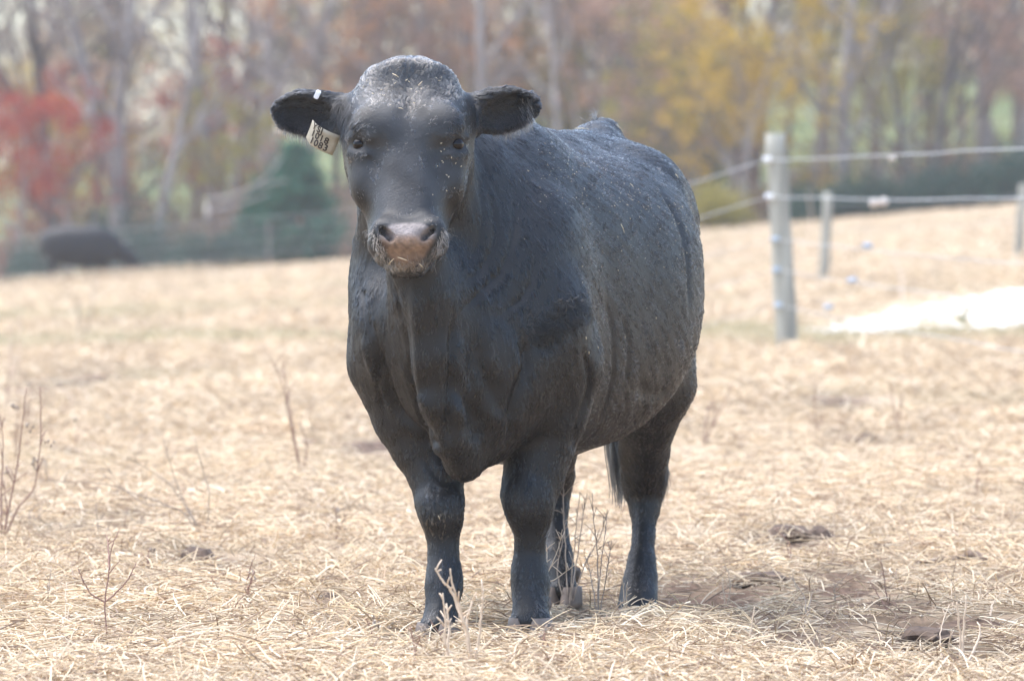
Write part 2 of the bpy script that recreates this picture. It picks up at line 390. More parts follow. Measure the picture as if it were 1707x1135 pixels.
# ---------------------------------------------------------------- the bull
RV = np.array((math.sin(math.radians(14)), math.cos(math.radians(14)), 0.)); LV = np.array((RV[1], -RV[0], 0.)); UZ = np.array((0, 0, 1.))
ORG = np.array((-0.10, -0.02, 0.))
def B(t, v, z): return ORG+RV*t+LV*v+UZ*z
def PR(lst): return [P(x, y, Y) for x, y, Y, r in lst], [S(r, Y) for x, y, Y, r in lst]
def bull_field():
    F = Field()
    # barrel
    F.loft(ORG, RV, LV, UZ, [(-.24, .10, .92, .62, 0), (-.12, .20, 1.06, .50, 0), (.08, .265, 1.22, .43, 0), (.30, .295, 1.28, .41, 0),
        (.55, .35, 1.272, .415, .0), (.85, .392, 1.265, .43, .008), (1.08, .375, 1.27, .48, .008), (1.28, .31, 1.275, .57, 0),
        (1.46, .25, 1.27, .70, 0), (1.60, .15, 1.235, .86, 0), (1.68, .05, 1.18, 1.0, 0)], n=2.3)
    F.cone(B(.3, 0, 1.215), B(1.35, 0, 1.22), .075, .085, k=.10)                             # loin
    F.ell(B(1.50, -.01, 1.285), (.05, .11, .055), [LV, RV, UZ], k=.09)                       # tail head
    F.cone(B(1.52, -.01, 1.31), B(1.60, -.01, 1.24), .032, .03, k=.05)
    for s in (-1, 1): F.ell(B(1.24, s*.16, 1.16), (.10, .13, .09), [LV, RV, UZ], k=.12)       # hips
    F.ell(B(.28, 0, 1.215), (.10, .24, .09), [LV, RV, UZ], k=.12)                          # withers
    # neck: crest, sides, throat
    F.cone(P(690, 225, -.12), B(.22, -.02, 1.08), .125, .19, k=.09)
    F.cone(P(688, 300, -.22), B(.0, -.02, .96), .12, .22, k=.09)
    F.cone(P(790, 305, -.06), P(862, 395, .04), S(55, 0), S(72, 0), k=.09)
    F.cone(P(640, 330, -.12), P(660, 450, .0), S(42, 0), S(70, 0), k=.09)
    F.cone(P(690, 420, -.36), P(735, 560, -.18), S(52, 0), S(85, 0), k=.09)
    # shoulders
    F.ell(B(.09, .160, .83), (.110, .20, .27), [LV, RV, UZ], k=.09)
    F.ell(B(.05, -.195, .84), (.120, .20, .27), [LV, RV, UZ], k=.09)
    F.ell(P(925, 545, -.06), (S(56, 0), .12, S(88, 0)), k=.07)                             # points of the shoulder
    F.ell(P(640, 545, -.08), (S(52, 0), .13, S(90, 0)), k=.08)
    # chest between the legs, brisket keel
    F.ell(P(790, 610, -.10), (S(125, 0), .17, S(125, 0)), k=.09)
    p, r = PR([(712, 500, -.33, 44), (728, 590, -.31, 40), (738, 670, -.285, 36), (752, 730, -.25, 32), (772, 770, -.20, 27)])
    F.chain(p, r, k=.035, kin=.06)
    F.cone(P(800, 690, -.16), P(776, 768, -.17), S(62, 0), S(31, 0), k=.06)
    F.cone(P(845, 655, -.10), P(815, 735, -.12), S(55, 0), S(36, 0), k=.06)
    # image-left foreleg
    p, r = PR([(652, 610, .0, 66), (680, 692, .0, 59), (704, 742, -.01, 53), (726, 790, -.03, 46), (733, 835, -.055, 41), (737, 868, -.07, 35),
               (738, 898, -.07, 26.5), (739, 926, -.075, 26.5), (740, 958, -.085, 31), (739, 982, -.095, 31.5), (736, 1014, -.115, 28), (731, 1043, -.135, 34)])
    F.chain(p, r, k=.02, kin=.08)
    F.ell(P(734, 846, -.095), (S(36, 0), .035, S(34, 0)), k=.03)
    F.ell(P(740, 975, -.05), (S(28, 0), .04, S(22, 0)), k=.03)
    # image-right foreleg
    p, r = PR([(945, 610, .02, 62), (921, 690, .02, 58), (902, 745, .02, 56), (892, 785, .01, 52), (883, 822, -.005, 48), (884, 858, -.015, 39),
               (885, 893, -.015, 27), (884, 918, -.01, 26.5), (883, 952, -.015, 32), (885, 976, -.02, 34), (885, 1006, -.04, 31), (884, 1033, -.06, 37)])
    F.chain(p, r, k=.02, kin=.08)
    F.ell(P(878, 835, -.045), (S(40, 0), .035, S(36, 0)), k=.03)
    F.ell(P(884, 968, .03), (S(31, 0), .04, S(22, 0)), k=.03)
    # image-right hind leg
    F.cone(B(1.36, .125, 1.04), P(1086, 640, 1.08), .17, S(62, 1.1), k=.09)
    p, r = PR([(1090, 640, 1.08, 64), (1078, 700, 1.16, 53), (1074, 755, 1.26, 45), (1074, 790, 1.33, 42), (1074, 812, 1.36, 38), (1075, 845, 1.34, 28.5),
               (1073, 897, 1.30, 22.5), (1070, 935, 1.27, 27), (1068, 965, 1.25, 31), (1065, 994, 1.22, 32), (1063, 1018, 1.19, 37)])
    F.chain(p, r, k=.02, kin=.07)
    F.ell(P(1082, 795, 1.40), (S(30, 1.3), .05, S(34, 1.3)), k=.03)
    F.ell(P(1070, 958, 1.30), (S(29, 1.3), .04, S(20, 1.3)), k=.03)
    # image-left hind leg, mostly behind the foreleg
    F.cone(B(1.36, -.14, 1.04), P(900, 640, 1.24), .19, S(66, 1.1), k=.09)
    p, r = PR([(900, 640, 1.24, 62), (912, 700, 1.34, 52), (920, 755, 1.46, 42), (922, 790, 1.54, 38), (922, 815, 1.56, 33), (923, 845, 1.54, 27),
               (927, 893, 1.50, 22.5), (930, 925, 1.47, 25), (932, 950, 1.45, 27), (937, 981, 1.42, 29)])
    F.chain(p, r, k=.02, kin=.07)
    # sheath and rear belly
    F.cone(B(.78, 0, .46), B(1.08, 0, .50), .06, .05, k=.08)
    # ---- head: frontal bone and nose, then the jaw behind
    a0, a1 = P(682, 96, -.24), P(680, 430, -.53); ax = a1-a0; Lh = np.linalg.norm(ax); ax /= Lh
    nrm = np.cross(ax, (1., 0, 0)); nrm /= np.linalg.norm(nrm)
    if nrm[1] > 0: nrm = -nrm                                                      # out of the face
    slip = nrm[2]/-ax[2]                                                          # keeps a point at its height while it moves out of the face
    XA = [(1, 0, 0), ax, nrm]
    def row(py, half, hi, lo, c=None): t = (py-96)/(430-96)*Lh+(hi if c is None else c)*slip; return (t, S(half, -.45), hi, lo, 0)
    H = lambda px, py, n: a0+ax*((py-96)/(430-96)*Lh+n*slip)+np.array((1., 0, 0))*S(px-680, -.45)+nrm*n
    F.loft(a0, ax, (1, 0, 0), nrm, [row(108, 34, .03, -.10, .03), row(114, 64, .05, -.12, .05), row(128, 88, .075, -.14), row(152, 103, .096, -.15), row(185, 104, .106, -.15), row(222, 96, .107, -.14),
        row(262, 77, .100, -.12), row(300, 64, .092, -.10), row(340, 58, .088, -.09), row(375, 59, .085, -.08), row(402, 55, .072, -.07), row(425, 36, .05, -.05)], n=2.5, k=.05)
    F.loft(a0, ax, (1, 0, 0), nrm, [row(150, 60, .0, -.17, -.08), row(190, 92, .03, -.22, -.08), row(240, 106, .03, -.245, -.09), row(285, 104, .02, -.235, -.09), row(325, 87, .015, -.20, -.08),
        row(365, 71, .02, -.15, -.06), row(400, 60, .02, -.115, -.04), row(428, 46, .015, -.09, -.04), row(452, 16, -.02, -.06, -.04)], n=2.3, k=.05)
    F.ell(H(681, 132, .02), (S(72, 0), S(29, 0), .08), XA, k=.06)                            # poll
    for s in (-1, 1):
        F.ell(H(680+s*58, 208, .088), (S(34, 0), S(27, 0), .026), XA, k=.06)                 # brow
        F.ell(H(680+s*82, 243, .072), (.019, .0145, .030), XA, k=.012, sub=True)              # socket
        F.cone(H(680+s*60, 235, .094), H(680+s*98, 231, .057), .0135, .0125, k=.016)           # upper lid
        F.cone(H(680+s*66, 259, .080), H(680+s*95, 256, .044), .009, .010, k=.016)           # lower lid
        F.cone(H(680+s*60, 256, .112), H(680+s*76, 300, .092), .017, .020, k=.05, sub=True)
        F.ell(H(680+s*80, 300, .0), (S(18, 0), S(40, 0), .05), XA, k=.06)      # hollow below the eye
        F.ell(H(680+s*38, 384, .076), (S(25, 0), S(23, 0), .036), XA, k=.03)                # nostril wing
        F.ell(H(680+s*43, 411, .046), (S(24, 0), S(21, 0), .042), XA, k=.03)                # lip
    F.ell(H(680, 397, .082), (S(40, 0), S(27, 0), .034), XA, k=.025)                         # nose pad
    F.ell(H(682, 441, .022), (S(29, 0), S(16, 0), .050), XA, k=.03)                          # chin
    for s in (-1, 1):
        d1 = np.array((s*.74, 0, .67)); d1 = d1-nrm*(d1@nrm); d1 /= np.linalg.norm(d1); d2 = np.cross(nrm, d1)
        F.ell(H(680+s*35, 383, .122), (.025, .0085, .050), [d1, d2, nrm], k=.006, sub=True)    # nostril
        F.ell(H(680+s*28, 391, .128), (.012, .008, .034), XA, k=.008, sub=True)
    F.cone(H(655, 428, .088), H(709, 428, .088), .0085, .0085, k=.010, sub=True)             # mouth
    # ears: leaf-shaped cups
    def ear(base, mid, tip, s):
        base, mid, tip = np.asarray(base), np.asarray(mid), np.asarray(tip)
        e = tip-base; L = np.linalg.norm(e); e /= L
        open_ = np.array((s*-.05, -.92, -.30)); open_ -= e*(open_@e); open_ /= np.linalg.norm(open_); w = np.cross(open_, e)
        F.cone(base-e*.05, base+e*.03, .050, .044, k=.05)
        F.ell(mid, (L*.54, .064, .036), [e, w, open_], k=.03)
        F.ell(mid+open_*.034+e*.010, (L*.46, .050, .042), [e, w, open_], k=.014, sub=True)
    ear(P(578, 188, -.24), P(517, 189, -.235), P(459, 180, -.22), -1)
    ear(P(786, 186, -.22), P(838, 184, -.215), P(893, 172, -.20), 1)
    return F, H, ax, nrm
F, HP, HAX, HN = bull_field()
BV, BQ = F.mesh(VOX)
BV = relax(BV, BQ, 4)
# skin folds, laid on the body and pressed in (or raised) along its normals
def on_body(px, py, bvh):
    d = P(px, py, 0)-CAM; d /= np.linalg.norm(d)
    h = bvh.ray_cast(Vector(CAM), Vector(d)); return None if h[0] is None else np.array(h[0])
_bvh = BVHTree.FromPolygons([tuple(x) for x in BV], [tuple(int(i) for i in x) for x in BQ])
BN = vnormals(BV, BQ); _disp = np.zeros(len(BV))
FOLDS = [   # (points in the picture, width m, depth m; negative = raised)
 ([(690, 480), (696, 560), (702, 640), (716, 694)], .020, -0.0164), ([(757, 520), (755, 607), (750, 664), (747, 738)], .014, 0.0164),
 ([(672, 540), (682, 620), (700, 690), (722, 735)], .014, 0.0140), ([(619, 545), (640, 625), (664, 686), (700, 722), (736, 752)], .016, 0.0164),
 ([(632, 600), (628, 640), (640, 690)], .012, 0.0094), ([(604, 560), (616, 610), (640, 668)], .016, -0.0094),
 ([(874, 566), (879, 607), (862, 660), (850, 728)], .016, 0.0187), ([(800, 520), (842, 532), (874, 566), (905, 572), (955, 552)], .022, 0.0050),
 ([(790, 560), (800, 610), (826, 660), (842, 700)], .022, 0.0094), ([(770, 600), (772, 660), (766, 720)], .018, -0.0094),
 ([(757, 640), (790, 690), (800, 740)], .02, 0.0120), ([(862, 340), (856, 400), (838, 450), (806, 482), (775, 516)], .010, .007), ([(895, 420), (890, 460), (872, 495), (840, 520)], .010, .007),
 ([(822, 330), (828, 390), (808, 440), (780, 470)], .010, .006), ([(800, 300), (806, 360), (792, 420), (770, 450)], .010, .003),
 ([(640, 450), (655, 490), (670, 540)], .016, .008), ([(600, 470), (608, 520), (620, 560)], .012, .006),
 ([(1010, 500), (1024, 560), (1022, 640), (1002, 700)], .016, .006), ([(1040, 520), (1050, 580), (1046, 640)], .016, .004),
 ([(975, 590), (985, 640), (968, 700), (956, 742)], .014, .010), ([(1100, 310), (1135, 370), (1150, 440), (1152, 520)], .020, .008),
 ([(1060, 640), (1090, 660), (1120, 650)], .02, .008), ([(715, 810), (735, 818), (758, 812)], .010, .005), ([(705, 760), (735, 800), (765, 800)], .012, .005),
 ([(734, 830), (733, 862)], .02, -.004), ([(880, 820), (882, 860)], .022, -.004),
 ([(610, 262), (622, 270), (632, 284)], .006, .003), ([(750, 262), (738, 270), (728, 284)], .006, .003), ([(680, 120), (683, 160), (681, 190)], .008, .004),
 ([(640, 150), (655, 165), (662, 185)], .012, -.003), ([(716, 150), (705, 165), (700, 185)], .012, -.003)]
from mathutils.kdtree import KDTree
def press(pts, w, depth):
    pts = spline(pts, 60); hit = [on_body(x, y, _bvh) for x, y in pts]
    hit = [h for h in hit if h is not None]
    if len(hit) < 3: return
    kd = KDTree(len(hit))
    for i, h in enumerate(hit): kd.insert(h, i)
    kd.balance(); hp = np.array(hit); lo, hi = hp.min(0)-3*w, hp.max(0)+3*w
    for i in np.nonzero(((BV > lo) & (BV < hi)).all(1))[0]:
        co, j, dist = kd.find(BV[i])
        if dist < 3*w:
            e = min(1.0, (min(j, len(hit)-1-j)+3)/(len(hit)*.22)); _disp[i] -= depth*e*math.exp(-(dist/w)**2)
for f in FOLDS: press(*f)
_disp += .003*wobble(BV, 3, 2.2, 2)
_disp -= .0035+.0040*np.clip((.46-BV[:, 2])/.12, 0, 1)*np.clip((BV[:, 2]-.0)/.05, .4, 1)
BV = BV+BN*_disp[:, None]; BN = vnormals(BV, BQ)
def smooth01(x): x = np.clip(x, 0, 1); return x*x*(3-2*x)
HA, HB = HP(680, 110, -.04), HP(680, 430, .0)
EARS = [(P(578, 188, -.24), P(459, 180, -.22)), (P(786, 186, -.22), P(893, 172, -.20))]
def seg_dist(p, a, b):
    t = np.clip((p-a)@(b-a)/((b-a)@(b-a)), 0, 1); return np.linalg.norm(p-a-t[:, None]*(b-a), axis=1), t
def regions(p):
    dh, th = seg_dist(p, HA, HB); head = smooth01((.235-.075*th-dh)/.05)*(p[:, 1] < -.10)
    ear = np.zeros(len(p)); eidx = np.zeros(len(p), int)
    for i, (a, b) in enumerate(EARS):
        d, t = seg_dist(p, a, b); w = smooth01((.085-d)/.03)*(t > 0.02); eidx[w > ear] = i; ear = np.maximum(ear, w)
    leg = smooth01((.60-p[:, 2])/.16)
    return head*(1-ear), ear, eidx, leg
def flow(p, n):
    head, ear, eidx, leg = regions(p)
    q = (p-ORG)@RV; front = smooth01((.22-q)/.4)
    d = RV[None]*(.85*(1-front)+.25*front)[:, None]-UZ*(.55+.6*front)[:, None]
    lat = (p-ORG)@LV; d = d+LV*(front*np.clip(lat*1.2, -.35, .35))[:, None]
    legd = np.array((0, .12, -1.)); d = d*(1-leg)[:, None]+legd*leg[:, None]
    wc = HP(686, 232, .105); r = p-wc; r = r/(np.linalg.norm(r, axis=1)[:, None]+.01)
    down = smooth01(((p-wc)@HAX)/.08); hd = r*(1.1-.5*down)[:, None]+HAX*(.9*down)[:, None]
    d = d*(1-head)[:, None]+hd*head[:, None]
    for i, (a, b) in enumerate(EARS):
        e = (b-a)/np.linalg.norm(b-a); w = (ear*(eidx == i))[:, None]; d = d*(1-w)+(e+np.array((0, -.1, -.15)))*w
    d = d-n*(d*n).sum(1)[:, None]; d /= np.linalg.norm(d, axis=1)[:, None]+1e-6
    return d, head, ear, leg
_fd = flow(BV, BN); _w = 1-.6*_fd[1]
BV = BV+BN*((.0008*streak(BV, _fd[0], .008, .08, 1)+.0009*streak(BV, _fd[0], .02, .22, 2, 13)*(1-.5*_fd[1]))*_w)[:, None]; BN = vnormals(BV, BQ)
bull = empty('bull', tuple(B(.6, 0, 0)))
tag(bull, 'large black bull with an ear tag standing in front, looking at the camera', 'bull')
bull_inv = Matrix.Translation(-Vector(B(.6, 0, 0)))
def bull_part(name, data, mat, parent=None):
    o = link(name, data, parent or bull, mat)
    if parent is None: o.matrix_parent_inverse = bull_inv
    return o
def lookup(px, py): return on_body(px, py, _bvh2)
# coat colour per vertex of skin: black hide, brown-pink bare nose, muddy lips
def nose_mask(p):
    q = p-HP(680, 400, .1); y = (q@HAX)/S(29, -.5); x = q[:, 0]/(S(45, -.5)-S(11, -.5)*np.clip(y*1.5+.3, 0, 1)); return np.clip((1.0-np.sqrt(x*x+y*y))*5+.6, 0, 1)*((q@HN) > -.05)
def noise_v(p, seed, f): return wobble(p, seed, f, 3)
def skin_cols(p):
    c = np.full((len(p), 3), 1.0)*np.array((.006, .006, .0065))
    hd, hr = seg_dist(p, HA, HB); fr = smooth01((.22-.07*hr-hd)/.05)*smooth01(((p-HP(680, 260, .02))@HN)/.05+.3)*(p[:, 1] < -.15); c = c+np.array((.026, .027, .029))*np.clip(fr*(.7+.5*noise_v(p, 12, 9)), 0, 1)[:, None]  # sheen of the face front painted into the skin as a paler grey
    m = nose_mask(p)[:, None]; low = np.clip(((p-HP(680, 396, .1))@HAX)/S(10, -.5)+.3, 0, 1)[:, None]
    pad = np.array((.21, .18, .17))*(1-low)+np.array((.19, .12, .08))*low
    pad = pad*np.clip(1+.35*noise_v(p, 8, 14)+.35*value_noise(p, .006, 3), .35, 1.7)[:, None]
    return c*(1-m)+pad*m
def hide_mat():
    m, t, b = nodes('bull_hide')
    a = t.nodes.new('ShaderNodeAttribute'); a.attribute_name = 'tint'
    t.links.new(a.outputs['Color'], b.inputs['Base Color'])
    b.inputs['Roughness'].default_value = .52; b.inputs['Specular IOR Level'].default_value = .45
    tc = t.nodes.new('ShaderNodeTexCoord'); vo = t.nodes.new('ShaderNodeTexNoise'); vo.inputs['Scale'].default_value = 170; vo.inputs['Detail'].default_value = 3
    bp = t.nodes.new('ShaderNodeBump'); bp.inputs['Strength'].default_value = .9; bp.inputs['Distance'].default_value = .003
    t.links.new(tc.outputs['Object'], vo.inputs[0]); t.links.new(vo.outputs[0], bp.inputs['Height']); t.links.new(bp.outputs[0], b.inputs['Normal']); mr = t.nodes.new('ShaderNodeMapRange'); mr.inputs[3].default_value = .45; mr.inputs[4].default_value = 1.0; t.links.new(a.outputs['Alpha'], mr.inputs[0]); t.links.new(mr.outputs[0], bp.inputs['Strength'])
    return m
_bvh2 = BVHTree.FromPolygons([tuple(x) for x in BV], [tuple(int(i) for i in x) for x in BQ])
bme = mesh_from('bull_body', BV, BQ)
ca = bme.attributes.new('tint', 'FLOAT_COLOR', 'POINT')
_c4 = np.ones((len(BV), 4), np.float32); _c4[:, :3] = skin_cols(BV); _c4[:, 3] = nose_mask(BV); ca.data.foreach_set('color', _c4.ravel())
body = bull_part('body', bme, hide_mat())
# ---- coat
def hair_mat(name, rough=.20, rad_rough=.38):
    m = bpy.data.materials.new(name); m.use_nodes = True; t = m.node_tree; t.nodes.clear()
    h = t.nodes.new('ShaderNodeBsdfHairPrincipled'); h.parametrization = 'COLOR'
    a = t.nodes.new('ShaderNodeAttribute'); a.attribute_name = 'tint'; o = t.nodes.new('ShaderNodeOutputMaterial')
    h.inputs['Roughness'].default_value = rough; h.inputs['Radial Roughness'].default_value = rad_rough
    h.inputs['Random Roughness'].default_value = .2; h.inputs['IOR'].default_value = 1.58
    t.links.new(a.outputs['Vector'], h.inputs['Color']); t.links.new(h.outputs[0], o.inputs[0]); return m
HAIR = hair_mat('black_coat')
def sample_surface(n, weight=None):
    tri = np.concatenate([BQ[:, [0, 1, 2]], BQ[:, [0, 2, 3]]])
    a, b, c = BV[tri[:, 0]], BV[tri[:, 1]], BV[tri[:, 2]]
    ar = np.linalg.norm(np.cross(b-a, c-a), axis=1)
    if weight is not None: ar = ar*weight((a+b+c)/3)
    k = np.searchsorted(np.cumsum(ar)/ar.sum(), rng.random(n)); k = np.minimum(k, len(tri)-1)
    u, v = rng.random(n), rng.random(n); f = u+v > 1; u[f] = 1-u[f]; v[f] = 1-v[f]
    p = a[k]+(b[k]-a[k])*u[:, None]+(c[k]-a[k])*v[:, None]
    nn = BN[tri[k, 0]]*(1-u-v)[:, None]+BN[tri[k, 1]]*u[:, None]+BN[tri[k, 2]]*v[:, None]
    return p, nn/np.linalg.norm(nn, axis=1)[:, None]
def turn(d, n, ang): return d*np.cos(ang)[:, None]+np.cross(n, d)*np.sin(ang)[:, None]
def strands(p, n, d, L, lift, k=4, curl=None, cfreq=2.2):
    s = np.linspace(0, 1, k)[None, :, None]; N = len(p)
    q = p[:, None]-n[:, None]*.0015+d[:, None]*L[:, None, None]*s+n[:, None]*(L*lift)[:, None, None]*(s-.62*s*s)
    if curl is not None:
        b = np.cross(n, d); ph = (wobble(p, 7, 9, 2)*5+rng.normal(0, .35, N))[:, None, None]
        q = q+b[:, None]*(curl*L)[:, None, None]*(np.sin(s*6.28*cfreq+ph)-np.sin(ph))*.5+n[:, None]*(curl*L)[:, None, None]*(np.cos(s*6.28*cfreq+ph)-np.cos(ph))*.3*s
    return q
def coat():
    N = N_HAIR
    def wt(c):
        head, ear, _, leg = regions(c); return (1+1.6*head+.8*ear+.5*leg)*(c[:, 2] > .03)
    p, n = sample_surface(N, wt)
    bare = nose_mask(p); ed = np.min([np.linalg.norm(p-e, axis=1) for e in EYES], 0)
    keep = (rng.random(N) > bare*1.3) & (ed > .0225); p, n = p[keep], n[keep]; N = len(p)
    d, head, ear, leg = flow(p, n)
    hs = HP(680, 165, .1); poll = smooth01((.16-np.linalg.norm((p-HP(681, 135, .07))*np.array((.8, 1, 1)), axis=1))/.08)*head
    ang = .32*wobble(p, 21, 7, 3)+.22*wobble(p, 22, 30, 2)*(1+1.2*head)+rng.normal(0, .16, N)+poll*.9*wobble(p, 5, 14, 2)
    s1_, s2_ = streak(p, d, .005, .05, 5, 11), streak(p, d, .014, .12, 6, 11)
    ang = ang+.28*s1_+.20*s2_; d = turn(d, n, ang)
    L = .019*(1-.38*head+.25*ear-.25*leg)*(1+.3*poll)*rng.uniform(.65, 1.25, N)*(1+.15*wobble(p, 31, 12, 2))
    muz, _ = seg_dist(p, HP(640, 405, .06), HP(722, 405, .06)); L = L*(1-.5*smooth01((.08-muz)/.04))
    lift = np.clip(.18+.13*s1_+.07*s2_+.10*wobble(p, 41, 20, 2)+rng.normal(0, .09, N)+.25*ear+.2*poll+.10*leg, .06, 1.1)
    q = strands(p, n, d, L, lift)
    def locks(q, cell, amount):                       # hairs lean together into locks
        w = p+.35*cell*np.stack([wobble(p, 300+i, .25/cell, 1) for i in range(3)], 1)
        ck = np.floor(w/cell).astype(np.int64); ck -= ck.min(0); key = (ck[:, 0]*4096+ck[:, 1])*4096+ck[:, 2]
        _, inv = np.unique(key, return_inverse=True); cnt = np.bincount(inv)
        for k in (1, 2, 3):
            for a in range(3): q[:, k, a] += (np.bincount(inv, q[:, k, a])[inv]/cnt[inv]-q[:, k, a])*amount*(k/3)**1.5
        return q, inv
    q, lk = locks(q, .015, .8); lockv = rng.uniform(.35, 1.9, lk.max()+1)[lk]
    r0 = np.where(head > .4, .00062, .00080)*rng.uniform(.75, 1.25, N)
    rad = r0[:, None]*np.array((1, .9, .65, .2))[None]
    # colour: black, with sun-bleached brown tips over the back, dust on poll and in patches on the head, painted grey sheen down the face, mud at the mouth
    u = (p-ORG)@RV; top = smooth01((p[:, 2]-1.02)/.2)*smooth01((u-.30)/.15)*smooth01((1.15-u)/.5)
    c = np.array((.0030, .0032, .0039))*(rng.uniform(.6, 1.6, N)*lockv*np.exp(.6*s1_+.4*s2_))[:, None]
    def mix(c, col_, w): return c*(1-w[:, None])+np.array(col_)*w[:, None]
    c = mix(c, (.050, .033, .026), np.clip(top*(.45+.5*wobble(p, 51, 5, 3)), 0, .8)*rng.uniform(.2, 1, N))
    fr = head*smooth01(((p-HP(680, 260, .02))@HN)/.05+.3); c = mix(c, (.046, .047, .050), np.clip(fr*(.6+.3*s2_+.4*wobble(p, 67, 9, 2)), 0, .9))  # sky sheen on the front of the face, put into the hair colour
    dust = poll*np.clip(.15+.75*wobble(p, 61, 13, 3), 0, 1); c = mix(c, (.22, .185, .145), np.clip(dust*.75, 0, .7)*rng.uniform(.1, 1, N))
    fd = np.clip(head*wobble(p, 62, 16, 3)-.55, 0, 1); c = mix(c, (.22, .19, .16), np.clip(fd, 0, .5))
    mud = smooth01((.105-muz)/.05)*np.clip(.55+.5*wobble(p, 63, 30, 2), 0, 1)*(rng.random(N) < .55); c = mix(c, (.14, .10, .07), np.clip(mud, 0, .8))
    knee = np.exp(-(np.linalg.norm(p-P(731, 872, -.12), axis=1)/.035)**2)*(wobble(p, 64, 40, 2) > .1); c = mix(c, (.32, .25, .18), knee*.8)
    low = smooth01((.16-p[:, 2])/.14)*np.clip(wobble(p, 65, 12, 2), 0, 1); c = mix(c, (.10, .08, .065), low*.55)
    lowb = smooth01((.75-p[:, 2])/.25)*smooth01((u-.4)/.2)*np.clip(.2+.6*wobble(p, 66, 6, 2), 0, 1); c = mix(c, (.07, .055, .045), lowb*.3)
    wet = np.exp(-np.min([np.sum((p-x)**2, 1) for x in WET], 0)/.022**2); keep = rng.random(N) > wet*1.2; c = c*(1-.85*wet)[:, None]
    return q[keep], rad[keep], c[keep]
EYES = []
for s in (-1, 1): EYES.append(HP(680+s*81, 243, .064))
# ---- eyes
eye_m = simple_mat('bull_eye', (.002, .0015, .0015), (.010, .005, .004), 60, .08, spec=.3)
lash_m = simple_mat('bull_lid', (.008, .008, .009), (.02, .018, .018), 60, .4)
for s, e in zip((-1, 1), EYES):
    bm = bmesh.new(); bmesh.ops.create_uvsphere(bm, u_segments=24, v_segments=16, radius=.0178); me = bpy.data.meshes.new('eye'); bm.to_mesh(me); bm.free()
    for f in me.polygons: f.use_smooth = True
    o = bull_part('eye', me, eye_m); o.location = e
WET = [x for x in (lookup(884+i*15+j*2, 552-i*9+j*6) for i in range(7) for j in (-2, 0, 2)) if x is not None]
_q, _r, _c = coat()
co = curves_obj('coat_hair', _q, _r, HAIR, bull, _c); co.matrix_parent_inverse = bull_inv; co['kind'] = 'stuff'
# wet curly patch on the shoulder, tuft on the tail head, shag on ear rims, whiskers, elbow fringe
def tuft(pixels, n, L, spread, dirv, lift, rad, colr, curl=0., cf=2.2, k=7, ymax=9., spin=.35):
    pts = []
    for x, y in rng.permutation(np.repeat(np.asarray(pixels, float), int(np.ceil(n/len(pixels))), 0))[:n]:
        h = lookup(x+rng.normal(0, spread), y+rng.normal(0, spread))
        if h is not None and h[1] < ymax: pts.append(h)
    p = np.array(pts); kd = KDTree(len(BV))
    idx = [_kd.find(x)[1] for x in p]; nn = BN[idx]
    d = np.tile(np.asarray(dirv, float), (len(p), 1))+np.stack([value_noise(p, .014, 90+i) for i in range(3)], 1)*spin+rng.normal(0, .10, (len(p), 3)); d = d-nn*(d*nn).sum(1)[:, None]; d /= np.linalg.norm(d, axis=1)[:, None]+1e-6
    LL = L*rng.uniform(.6, 1.2, len(p)); q = strands(p, nn, d, LL, np.full(len(p), lift)*rng.uniform(.5, 1.5, len(p)), k, np.full(len(p), curl), cf)
    rd = rad*np.linspace(1, .25, k)[None]*rng.uniform(.7, 1.3, len(p))[:, None]
    return q, rd, np.asarray(colr)[None]*rng.uniform(.5, 1.5, len(p))[:, None]
_kd = KDTree(len(BV))
for i, x in enumerate(BV): _kd.insert(x, i)
_kd.balance()
def add_tufts(name, lst, mat):
    o = curves_obj(name, np.concatenate([x[0] for x in lst]), np.concatenate([x[1] for x in lst]), mat, bull, np.concatenate([x[2] for x in lst]))
    o.matrix_parent_inverse = bull_inv; o['kind'] = 'stuff'; return o
BLK = (.006, .006, .0065)
patch = [(884+i*15+j*2, 552-i*9+j*6) for i in range(7) for j in range(-3, 4)]
HAIRWET = hair_mat('wet_coat', .10, .2)
cp = add_tufts('curly_shoulder_hair', [tuft(patch, 900, .042, 4, (.62, -.1, -.6), .26, .0014, (.002, .002, .002), .12, 1.6, 12, spin=.9)], HAIRWET); cp['label'] = 'damp wavy tuft on the shoulder'
rim = [(462+i*4, 205+i*1.6) for i in range(12)]+[(505+i*5, 225) for i in range(8)]+[(545, 228), (555, 222)]
rim2 = [(890-i*4, 195+i*2.2) for i in range(12)]+[(840, 220), (830, 221), (820, 221)]
inner = [(490+i*8, 190+j*10) for i in range(8) for j in range(3)]; inner2 = [(815+i*8, 178+j*10) for i in range(7) for j in range(3)]
add_tufts('ear_hair', [tuft(rim, 420, .032, 4, (-.15, -.1, -1), .9, .0004, (.012, .011, .011), ymax=-.175), tuft(rim2, 420, .030, 4, (.25, -.1, -1), .9, .0004, (.03, .025, .022), ymax=-.175),
    tuft(inner, 700, .045, 5, (-.8, -.3, -.25), .45, .0004, (.012, .011, .012)), tuft(inner2, 500, .040, 5, (.6, -.3, -.5), .45, .0004, (.018, .016, .016), ymax=-.175),
    tuft([(868+i*3, 168+j*8) for i in range(6) for j in range(4)], 160, .03, 4, (.3, -.3, -.9), .6, .0004, (.2, .18, .16)),
    tuft([(560+i*4, 170+j*12) for i in range(6) for j in range(5)], 420, .05, 5, (-.35, -.3, -.9), .35, .0004, BLK), tuft([(796+i*4, 172+j*8) for i in range(4) for j in range(4)], 260, .04, 3, (.2, -.3, -.9), .3, .0004, BLK, ymax=-.175)], HAIR)
